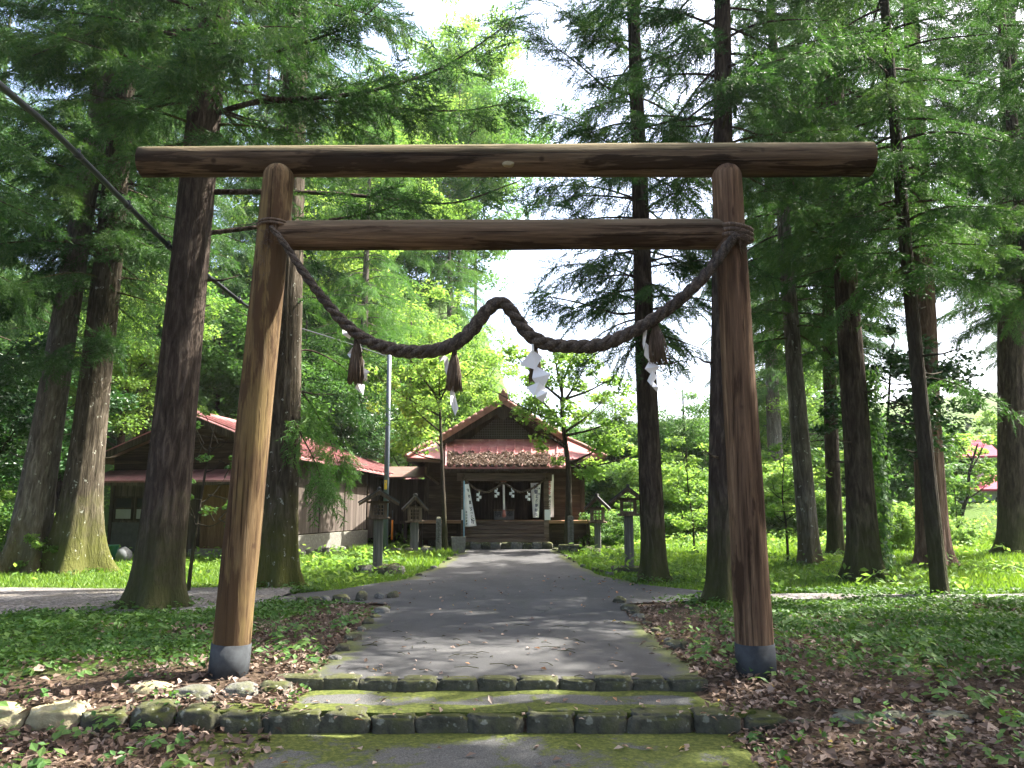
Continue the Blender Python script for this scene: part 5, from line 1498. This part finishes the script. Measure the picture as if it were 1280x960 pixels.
# ---- small broadleaf trees near the shrine
def slim_tree(label, base_uv, path, r0, crowns, leaf_mat, seed, name='broadleaf_tree', per=70, size=.09, nsub=3, clr=.42, fixed_y=None):
    p = GT(*base_uv)
    if p.y > 23.4 and fixed_y: p = Vector((P(base_uv[0], 640, fixed_y).x, fixed_y, h(P(base_uv[0], 640, fixed_y).x, fixed_y)))
    Y = p.y
    o = tag(empty(name, p), label, 'tree')
    q = [P(u, v, Y) - p for (u, v) in path]; q[0].z = -.2
    tp = [Vector(c) for c in smooth_path(q, 30)]
    mb = MB().tube(tp, [r0 * (1 - .7 * i / 29) + (.25 * r0 * math.exp(-i / 2)) for i in range(30)], 12, 0, True, .05)
    rng = np.random.default_rng(seed); cen, rr = [], []
    for (su, sv, eu, ev, dy) in crowns:
        a = P(su, sv, Y) - p; b = P(eu, ev, Y + dy) - p; m = a.lerp(b, .5) + Vector((0, 0, -.08))
        lp = [Vector(c) for c in smooth_path([a, m, b], 10)]
        mb.tube(lp, [r0 * .38 * (1 - .8 * i / 9) for i in range(10)], 7, 0, True)
        for k in range(nsub + int((b - a).length * 2.2)):
            t_ = rng.uniform(.35, 1.05); c = a.lerp(b, t_) + Vector(rng.normal(size=3)) * .28
            mb.tube([a.lerp(b, t_ * .85), c], [.012, .005], 4, 0, False)
            cen.append(np.array(c)); rr.append(clr * rng.uniform(.6, 1.25))
    mb.build('trunk', M['bark_slim'], o)
    C, N, S, tn = clump_leaves(np.array(cen), np.array(rr), per, size, rng, .5)
    link(bpy.data.objects.new('crown', leaves_mesh('crown', C, N, S, tn, [M[leaf_mat]], 1.7)), o)
    return o
slim_tree('slim leafy tree standing left of the shrine steps', (557, 684), [(557, 684), (555, 640), (553, 590), (551, 540), (549, 480)], .085,
          [(553, 560, 520, 520, .4), (551, 540, 500, 490, -.6), (550, 510, 525, 440, .5), (550, 500, 578, 440, -.5), (549, 485, 550, 420, 0), (553, 575, 505, 560, -.6), (550, 520, 470, 470, .2), (549, 490, 600, 455, 0), (550, 500, 500, 430, -.3)], 'leaf_bright', 1, per=55, fixed_y=24.1)
slim_tree('spreading leafy tree standing before the right corner of the shrine', (709, 684), [(709, 684), (711, 630), (710, 580), (704, 530), (702, 470)], .12,
          [(710, 580, 770, 545, -.4), (708, 560, 660, 520, -.6), (706, 540, 755, 500, .6), (704, 530, 655, 470, .5), (703, 505, 735, 450, -.5), (702, 490, 690, 425, .4), (703, 500, 770, 470, .2), (704, 530, 620, 490, -.7), (702, 480, 720, 430, 0), (710, 585, 790, 570, .3), (703, 500, 640, 440, -.2), (706, 545, 780, 520, -.5), (704, 525, 700, 500, -1.0), (710, 575, 745, 590, -.2)], 'leaf_bright', 2, per=58, fixed_y=23.9)
slim_tree('young sapling with flat green sprays between the two left trunks', (234, 742), [(234, 742), (241, 690), (250, 630), (262, 560), (268, 530)], .035,
          [(252, 625, 225, 605, -.3), (250, 630, 285, 592, .2), (247, 655, 240, 640, -.4), (247, 655, 282, 648, 0), (262, 565, 245, 540, .2), (262, 560, 290, 545, -.2), (258, 590, 280, 570, .1)], 'leaf', 3, 'sapling', 60, .045, 2, .15)
slim_tree('small forked tree in the bright thicket between the red barked and frame edge trunks', (1197, 672), [(1197, 672), (1203, 640), (1210, 618), (1212, 590), (1222, 555)], .10,
          [(1207, 625, 1245, 595, .2), (1197, 660, 1192, 600, -.2), (1212, 590, 1235, 545, .3), (1215, 575, 1190, 540, .3), (1245, 597, 1275, 560, 0)], 'leaf_bright', 4, 'broadleaf_tree', 60, .11)
slim_tree('evergreen shrub tree with dark glossy leaves beside the ivy clad cedar', (1100, 716), [(1100, 716), (1104, 640), (1108, 560), (1112, 480), (1115, 430)], .05,
          [(1106, 560, 1050, 520, -.4), (1108, 540, 1160, 520, -.6), (1110, 510, 1190, 480, .2), (1110, 500, 1140, 540, -.9), (1112, 480, 1070, 450, -.5), (1113, 470, 1170, 440, .4), (1114, 450, 1120, 410, 0), (1108, 530, 1125, 555, -.4), (1110, 500, 1205, 520, .2), (1112, 480, 1215, 470, -.3)], 'leaf_dark', 5, 'evergreen_tree', 110, .075)
slim_tree('airy bright sapling in front of the distant dark cedar', (985, 700), [(985, 700), (983, 660), (978, 620), (980, 570)], .035,
          [(983, 655, 960, 630, .2), (982, 650, 1005, 625, -.2), (979, 625, 955, 600, .1), (979, 615, 1010, 590, .2), (980, 590, 970, 560, 0), (983, 665, 1000, 660, -.3)], 'leaf_bright', 6, 'sapling', 60, .07, 2, .3)
slim_tree('airy green sapling drooping behind the tall trunk beside the near right lantern', (868, 690), [(868, 690), (866, 650), (860, 610), (858, 560)], .035,
          [(866, 650, 840, 640, .2), (864, 640, 890, 615, -.2), (861, 615, 835, 600, .1), (859, 600, 888, 575, .2), (858, 590, 850, 550, 0), (866, 660, 890, 655, -.3)], 'leaf_bright', 7, 'sapling', 60, .07, 2, .35)
# cut stump behind the near right lantern
zs_ = .35; p = G(775, 664, zs_)
m = MB(); n_ = 10
m.tube([(0, 0, -.6), (0, 0, 0), (0, 0, .25), (.02, 0, .85), (.02, 0, .86)], [.6, .52, .40, .36, .30], 24, 0, True, .03, lambda i, a: 1 + .1 * math.sin(a * 5 + 1) * (i < 3))
tag(m.build('tree_stump', M['stump'], None, loc=(p.x, p.y, h(p.x, p.y))), 'pale reddish cut tree stump in the grass behind the right lanterns', 'tree stump')

# ---- background trees: each a thing
def bg(kind, label, group, x, y, sc, z0, r0, ht, seed, lean=0):
    me = {'c': CED, 'p': PALE, 'b': BRD[:1], 'y': BRD[1:2], 'd': BRD[2:]}[kind][seed % (4 if kind == 'c' else 1)]
    nm = 'cedar_tree' if kind in 'cp' else 'broadleaf_tree'
    make_tree(nm, label, 'cedar tree' if kind in 'cp' else 'broadleaf tree', (x, y, h(x, y) - .1), lean, r0, ht, 'bark' if kind == 'c' else 'bark_grey' if kind == 'p' else 'bark_slim', me, z0, sc, seed * 1.7, group, .35, 5, .4, seed, 3)
k = 100
LB = 'tall cedar of the dark wood behind the long building'
for (x, y, sc, z0) in [(-15, 20, 1.1, 4), (-19, 24, 1.2, 4), (-13.5, 29, 1.2, 5), (-18, 32, 1.25, 3), (-10.5, 34, 1.2, 6), (-23, 29, 1.2, 3), (-26, 36, 1.3, 2), (-15, 38, 1.3, 5), (-21, 42, 1.4, 3), (-12, 45, 1.4, 6), (-30, 44, 1.4, 2), (-17, 52, 1.5, 4), (-25, 54, 1.5, 3), (-9, 52, 1.4, 5)]:
    bg('c', LB, 'cedars of the wood behind the long building', x, y, sc, z0, .32, 18 * sc, k); k += 1
for (x, y, sc, z0, lb) in [(-6.2, 33, 1.0, 7.5, 'pale barked bright cedar rising right behind the corridor'), (-7.5, 42, 1.2, 6, 'pale sunlit cedar behind the utility pole'), (-3.8, 47, 1.15, 4.5, 'pale sunlit cedar rising behind the left slope of the shrine roof')]:
    bg('p', lb, None, x, y, sc, z0, .26, 17, k); k += 1
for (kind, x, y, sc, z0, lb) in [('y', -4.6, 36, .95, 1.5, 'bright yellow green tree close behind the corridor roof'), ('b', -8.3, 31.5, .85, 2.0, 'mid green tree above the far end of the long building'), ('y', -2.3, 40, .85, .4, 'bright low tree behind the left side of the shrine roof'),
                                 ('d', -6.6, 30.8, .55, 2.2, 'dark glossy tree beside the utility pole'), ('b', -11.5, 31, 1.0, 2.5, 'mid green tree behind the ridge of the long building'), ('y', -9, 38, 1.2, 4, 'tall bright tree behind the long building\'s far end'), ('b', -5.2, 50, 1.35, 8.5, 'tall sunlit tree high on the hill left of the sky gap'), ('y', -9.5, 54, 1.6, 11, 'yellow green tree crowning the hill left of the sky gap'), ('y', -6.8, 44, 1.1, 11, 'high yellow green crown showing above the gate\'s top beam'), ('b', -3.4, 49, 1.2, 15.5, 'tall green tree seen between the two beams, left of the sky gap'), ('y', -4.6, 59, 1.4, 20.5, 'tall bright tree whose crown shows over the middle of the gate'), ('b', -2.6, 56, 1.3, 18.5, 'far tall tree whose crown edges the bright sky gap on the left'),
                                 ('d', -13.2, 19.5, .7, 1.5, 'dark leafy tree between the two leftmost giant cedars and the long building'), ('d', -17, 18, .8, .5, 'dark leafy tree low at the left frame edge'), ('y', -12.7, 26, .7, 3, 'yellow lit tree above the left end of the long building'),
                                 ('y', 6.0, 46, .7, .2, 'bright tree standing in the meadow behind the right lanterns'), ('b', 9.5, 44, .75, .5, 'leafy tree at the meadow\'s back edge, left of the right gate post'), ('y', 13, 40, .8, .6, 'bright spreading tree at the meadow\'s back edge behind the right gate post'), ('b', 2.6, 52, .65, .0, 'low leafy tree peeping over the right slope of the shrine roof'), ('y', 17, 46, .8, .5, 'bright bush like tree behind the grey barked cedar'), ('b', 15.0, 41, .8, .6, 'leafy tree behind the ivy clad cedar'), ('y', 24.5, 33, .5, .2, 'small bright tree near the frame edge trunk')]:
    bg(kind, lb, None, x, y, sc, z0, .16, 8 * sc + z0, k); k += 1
RB = 'cedar of the dense grove filling the right hand background'
for (x, y, sc, z0) in [(13, 19.5, 1.0, 6.5), (17, 50, 1.4, 7), (37, 54, 1.4, 7), (24, 58, 1.5, 8), (33, 50, 1.5, 6)]:
    bg('c', RB, 'cedars of the right hand grove', x, y, sc, z0, .27, 18 * sc, k); k += 1
# off-frame cedars shading the approach; those behind the camera added to block sky light
SB = 'off-frame cedar shading the approach, those behind the camera added to block sky light'
for (x, y, sc, z0) in [(9.3, 9.3, .95, 5.5), (13.6, 13.4, .85, 6), (12, 5, 1.15, 5), (8.5, 3.0, 1.1, 6.5), (17, 9, 1.1, 4), (-9.5, 9.5, 1.1, 4.8), (-12.5, 13, 1.1, 4.0), (14, 1, 1.1, 5), (5.5, -4, 1.1, 5), (-5, -3.5, 1.1, 5), (0.5, -9, 1.15, 5), (-10.5, 1, 1.1, 5), (10, -5, 1.1, 5), (-11, -7, 1.1, 5), (6, -13, 1.2, 4)]:
    bg('c', SB, 'cedars beside the approach', x, y, sc, z0, .3, 19 * sc, k); k += 1

# ---- shrubs in the thicket on the right and behind
SHR = [broad_crown(41 + i, 1.7, 1.15, 90, 150, .05, [M[m_], M['bark_slim']], nl=8, flat=.7, r_l=.02) for i, m_ in enumerate(('leaf_bright', 'leaf', 'leaf_bright'))]
def shrub(x, y, s_, label, group, i):
    o = link(bpy.data.objects.new('shrub', SHR[i % 3])); o.location = (x, y, h(x, y) - .05); o.scale = (s_, s_, s_); o.rotation_euler = (0, 0, i * 1.1)
    tag(o, label, 'shrub', group)
rs = random.Random(3)
i = 0
for (x0, x1, y0, y1, n, lb, gp, smin, smax) in [(3.5, 14, 33, 40, 22, 'bright shrub of the sunlit thicket behind the meadow', 'shrubs of the thicket behind the meadow', 1.0, 1.9), (11.5, 25, 24, 32, 22, 'bright shrub of the thicket between the right hand trunks', 'shrubs between the right hand trunks', .5, 1.0),
                                               (-14, -9, 17.8, 20.6, 7, 'shrub in the shade left of the long building', 'shrubs left of the long building', .6, 1.1), (-6.5, -1.8, 30, 34, 8, 'bright shrub behind the corridor', 'shrubs behind the corridor', .9, 1.6), (2.9, 4.6, 26, 31, 5, 'shrub beside the shrine\'s right wall', 'shrubs beside the shrine', .45, .8), (14, 40, 36, 60, 26, 'far bright shrub on the rising ground right of the meadow', 'far shrubs right of the meadow', 1.6, 3.0), (-2, 16, 42, 66, 22, 'far bright shrub on the slope behind the shrine', 'far shrubs behind the shrine', 1.6, 2.8)]:
    for _ in range(n):
        sx_, sy_, ss_ = rs.uniform(x0, x1), rs.uniform(y0, y1), rs.uniform(smin, smax)
        if sy_ > 23 and x0 > 5 and abs(sx_ / sy_ - .585) < .06: ss_ *= .4 if sy_ < 34 else .25
        shrub(sx_, sy_, ss_, lb, gp, i); i += 1

# ---- ground plants and litter (uncountable)
_ph = RNG.uniform(0, 6.28, 12); _kx = RNG.normal(0, 1, 12); _ky = RNG.normal(0, 1, 12)
def nz(x, y, f): return sum(np.sin(x * _kx[i] * f + y * _ky[i] * f + _ph[i]) for i in range(12)) / 12 * 1.6
def road_mask(x, y, pad=0.0):
    yy = np.linspace(Y_UP, 25, 300); L = np.array([road_x(v)[0] for v in yy]); Q = np.array([road_x(v)[1] for v in yy])
    return (y > Y_UP) & (y < 24.7) & (x > np.interp(y, yy, L) - pad) & (x < np.interp(y, yy, Q) + pad)
def lane(x, y): return ((x < XL_BR + .3) & (y > 11.4 + .06 * (x + 4)) & (y < 14.9 + .03 * (x + 4))) | ((x > XR_BR - .3) & (y > 12.7 + .02 * x) & (y < 13.7 + .02 * x))
def steps_mask(x, y): return (np.abs(x + .05) < 1.66) & (y < Y_UP + .15)
def built(x, y): return ((x > -3.4) & (x < 2.9) & (y > 24.6)) | ((x < -4.7) & (x > -12.2) & (y > 21.5 + .22 * (-6 - x) * 0) & (y < 31))
def scatter(n, x0, x1, y0, y1, keep):
    x = RNG.uniform(x0, x1, n); y = RNG.uniform(y0, y1, n)
    k_ = RNG.uniform(0, 1, n) < keep(x, y)
    return x[k_], y[k_]
def gz_(x, y): return H(x, y)

# low leafy cover close by
def keep_cover(x, y):
    c = green_f(x, y) * np.clip(.55 + nz(x, y, 1.5) * 1.0 + .3 * nz(x, y, 5), 0, 1)
    c = np.maximum(c, .10 * (np.abs(x) > 1.7) * (nz(x, y, 3) > .25))
    return np.maximum(c, .22 * (x > 3) * (y > 12.6) * (nz(x, y, 2.7) > 0)) * ~road_mask(x, y, -.08) * ~(lane(x, y) & ((x < 3.6) | (nz(x, y, 2.1) < .12))) * ~steps_mask(x, y) * (np.abs(x) < .56 + y * .68)
x, y = scatter(330000, -10.5, 11, 4.5, 14.2, keep_cover)
n = len(x)
hz = RNG.uniform(.01, .085, n) * (1 + .7 * nz(x, y, 2)) + .01
C = np.stack([x, y, gz_(x, y) + np.abs(hz)], -1); N = RNG.normal(size=(n, 3)) * .5 + np.array([0, -.1, 1])
me = leaves_mesh('ground_cover', C, N, RNG.uniform(.018, .045, n) * (1 + .04 * (y - 6)), RNG.uniform(0, .7, n) + .25 * nz(x, y, 2.5), [M['cover']], 1.6)
tag(link(bpy.data.objects.new('ground_cover', me)), 'low creeping green plants covering the ground beside the gate', None, None, 'stuff')
# low plants crowding the feet of the trunks
C, N, S, T = [], [], [], []
for tr in list(trees.values()):
    for j in range(520):
        a = RNG.uniform(0, 6.28); r = RNG.gamma(2.0, .16) + .34; xx, yy = tr.location.x + math.cos(a) * r, tr.location.y + math.sin(a) * r
        C.append((xx, yy, h(xx, yy) + RNG.uniform(.0, .16) * math.exp(-(r - .34) * 1.5))); N.append((RNG.normal() * .5, RNG.normal() * .5, 1)); S.append(RNG.uniform(.03, .06)); T.append(RNG.uniform(0, .9))
me = leaves_mesh('foot_plants', np.array(C), np.array(N), np.array(S), np.array(T), [M['cover']], 1.7)
tag(link(bpy.data.objects.new('weeds', me)), 'low weeds gathered round the feet of the trunks', None, None, 'stuff')
# bigger sprigs among the litter
x, y = scatter(2600, -6, 7, 4.8, 10.5, lambda x, y: (np.abs(x) > 1.75) * ~road_mask(x, y, .02) * (np.abs(x) < .56 + y * .68) * np.clip(.25 + nz(x, y, 2.2), 0, 1))
C, N, S, T = [], [], [], []
for xx, yy in zip(x, y):
    m = RNG.integers(3, 9); hh = RNG.uniform(.05, .2); z = h(xx, yy); t0 = RNG.uniform(.2, 1)
    for j in range(m):
        a = RNG.uniform(0, 6.28); r = RNG.uniform(.02, .09)
        C.append((xx + math.cos(a) * r, yy + math.sin(a) * r, z + hh * RNG.uniform(.4, 1))); N.append((math.cos(a) * .5, math.sin(a) * .5 - .2, 1)); S.append(RNG.uniform(.03, .062)); T.append(t0 + RNG.normal() * .1)
me = leaves_mesh('sprigs', np.array(C), np.array(N), np.array(S), np.array(T), [M['leaf']], 1.7)
tag(link(bpy.data.objects.new('weeds', me)), 'leafy green sprigs poking through the leaf litter', None, None, 'stuff')
# fallen leaves
def keep_litter(x, y):
    edge = np.clip(1.15 - (np.abs(x) - 1.6) / 2.6, 0, 1) * np.clip(1.25 - (y - 6) / 5.5, 0.06, 1)
    fr = (y < 6.9) * np.clip(1.2 - (np.abs(x) - 1.6) / 6, .3, 1)
    c = np.maximum(np.maximum(edge, fr) * np.clip(.8 + nz(x, y, 2.5), .3, 1), .42 * (nz(x, y, 3.3) > .05))
    return c * ~road_mask(x, y, -.06) * ~steps_mask(x, y) * ~lane(x, y) * (np.abs(x) < .6 + y * .68) * (np.abs(x) > 1.5)
x, y = scatter(90000, -7.5, 8, 3.9, 13, keep_litter)
n = len(x)
C = np.stack([x, y, gz_(x, y) + RNG.uniform(.008, .05, n)], -1); N = RNG.normal(size=(n, 3)) * .45 + np.array([0, 0, 1])
tl = np.clip(RNG.beta(2.2, 2.2, n) * .85 + (RNG.random(n) > .985) * .3, 0, 1)
me = leaves_mesh('litter', C, N, .036 * np.exp(RNG.normal(0, .32, n)), tl, [M['litter']], 1.6, fold=.5)
tag(link(bpy.data.objects.new('leaf_litter', me)), 'brown dry leaf litter strewn beside the path and steps', None, None, 'stuff')
# sparse leaves on the road and the steps
x1, y1 = scatter(900, -3, 3, 6.9, 17, lambda x, y: road_mask(x, y, -.05) * np.clip(.26 + .3 * (y < 9.2) + .25 * (np.abs(x) > 1.2) * (y < 10), 0, 1)); z1 = gz_(x1 * 0, y1) + .028
x2, y2 = scatter(260, -1.9, 1.75, 6.1, 6.75, lambda x, y: .12 + .6 * (np.abs(x) > 1.45) + .1 * (y > 6.6)); z2 = np.full(len(x2), Z_MID + .035)
x3, y3 = scatter(420, -2.3, 1.8, 4.6, 6.0, lambda x, y: .16 + .5 * (y > 5.9) + .3 * (np.abs(x) > 1.5)); z3 = np.full(len(x3), Z_LOW + .03)
C = np.stack([np.concatenate([x1, x2, x3]), np.concatenate([y1, y2, y3]), np.concatenate([z1, z2, z3])], -1); n = len(C)
N = RNG.normal(size=(n, 3)) * .3 + np.array([0, 0, 1])
tl = np.clip(RNG.beta(3, 1.6, n), 0, 1)
me = leaves_mesh('leaves', C, N, RNG.uniform(.02, .05, n), tl, [M['litter']], 1.7, fold=.5)
tag(link(bpy.data.objects.new('fallen_leaves', me)), 'scattered single leaves lying on the road and mossy steps', None, None, 'stuff')
tw = MB()
for i in range(46):
    xx, yy = random.uniform(-1.6, 1.6), random.uniform(7, 10.5); a = random.uniform(0, 6.28); L = random.uniform(.06, .28); z = h(0, yy) + .024
    d = Vector((math.cos(a), math.sin(a) * .6, 0)); tw.tube([(xx, yy, z), Vector((xx, yy, z + .012)) + d * L * .5 + Vector((random.uniform(-.02, .02), 0, 0)), Vector((xx, yy, z)) + d * L], [.004, .0035, .002], 5, 0, False)
tag(tw.build('twigs', M['bark_slim']), 'fine dead twigs lying on the road', None, None, 'stuff')
# meadow grass beyond the lane
def keep_grass(x, y):
    c = np.clip(.75 + .5 * nz(x, y, 1.2), .15, 1) * ~road_mask(x, y, .03) * ~lane(x, y) * ~built(x, y) * (np.abs(x) < 1.5 + y * .66)
    return c * np.clip(1.35 - (y - 13) / 26, .35, 1)
x, y = scatter(520000, -24, 26, 13.3, 36, keep_grass)
n = len(x)
z = gz_(x, y); hg_ = RNG.uniform(.025, .11, n) * (1 + .6 * nz(x, y, .9)) * (1 + .02 * (y - 13)); a = RNG.uniform(0, 6.28, n); wd = RNG.uniform(.008, .016, n) * (1 + .03 * (y - 13))
B = np.stack([x, y, z], -1); s_ = np.stack([np.cos(a), np.sin(a), 0 * a], -1) * wd[:, None]
T = B + np.stack([RNG.normal(0, .45, n) * hg_, RNG.normal(0, .45, n) * hg_, hg_], -1)
V = np.stack([B - s_, B + s_, T], 1).reshape(-1, 3)
me = nmesh('grass', V, np.arange(len(V)).reshape(-1, 3), [M['grass']], None, np.clip(RNG.uniform(0, .8, n) + .25 * nz(x, y, 1.5), 0, 1))
tag(link(bpy.data.objects.new('grass', me)), 'bright grass growing round the lanterns and in the meadow', None, None, 'stuff')
# ferny ground plants over the meadow
x, y = scatter(90000, -22, 26, 13.6, 40, lambda x, y: np.clip(nz(x, y, 1.1) + .15, 0, 1) * ~road_mask(x, y, .1) * ~lane(x, y) * ~built(x, y) * (np.abs(x) < 1.5 + y * .66))
n = len(x)
C = np.stack([x, y, gz_(x, y) + RNG.uniform(.03, .32, n) * (1 + .5 * nz(x, y, 1.6))], -1)
me = leaves_mesh('ferns', C, RNG.normal(size=(n, 3)) * .5 + np.array([0, 0, 1]), RNG.uniform(.04, .09, n) * (1 + .02 * (y - 13)), RNG.uniform(0, .8, n) + .2 * nz(x, y, 1.4), [M['leaf_bright']], 1.9)
tag(link(bpy.data.objects.new('undergrowth', me)), 'ferny bright undergrowth spread through the meadow', None, None, 'stuff')
# leaf debris on the lower half of the porch roof
n = 9500
s_ = RNG.uniform(.015, .985, n); tt = RNG.uniform(0, 1, n) ** 1.2 * .5
edge = .46 + .05 * np.sin(s_ * 40) + .03 * np.sin(s_ * 93)
k_ = (tt < edge) & ((s_ < .86) | (RNG.random(n) < .25)); s_, tt = s_[k_], tt[k_]; n = len(s_)
A = np.array([pl_, 24.6, zpb]); Bv = np.array([pr_, 24.6, zpb]); Cv = np.array([ptl, YG - .1, zpt]); Dv = np.array([ptr, YG - .1, zpt])
pt = (A[None] * (1 - s_)[:, None] + Bv[None] * s_[:, None]) * (1 - tt)[:, None] + (Cv[None] * (1 - s_)[:, None] + Dv[None] * s_[:, None]) * tt[:, None]
pt[:, 2] += .055 + RNG.uniform(.0, .085, n)
me = leaves_mesh('debris', pt, RNG.normal(size=(n, 3)) * .6 + np.array([0, -.5, .8]), RNG.uniform(.03, .075, n), np.clip(RNG.beta(2, 1.8, n) * .85, 0, .85), [M['litter']], 1.5, fold=.5)
tag(link(bpy.data.objects.new('roof_leaf_litter', me)), 'dry leaves heaped on the lower half of the porch roof', None, None, 'stuff')

# ---- thin bright air over the clearing
HZ = float(globals().get('HAZE', .00025))
if HZ > 0:
    mb = MB().bx(-330, 330, -60, 330, -1.5, 60)
    t = NT('haze')
    pv = t.n('ShaderNodeVolumePrincipled')
    pv.inputs['Color'].default_value = (.93, .96, 1, 1); pv.inputs['Density'].default_value = HZ; pv.inputs['Anisotropy'].default_value = .3
    t.l(pv.outputs[0], t.out.inputs['Volume'])
    tag(mb.build('haze', t.mat), 'thin bright haze hanging in the clearing', None, None, 'stuff')
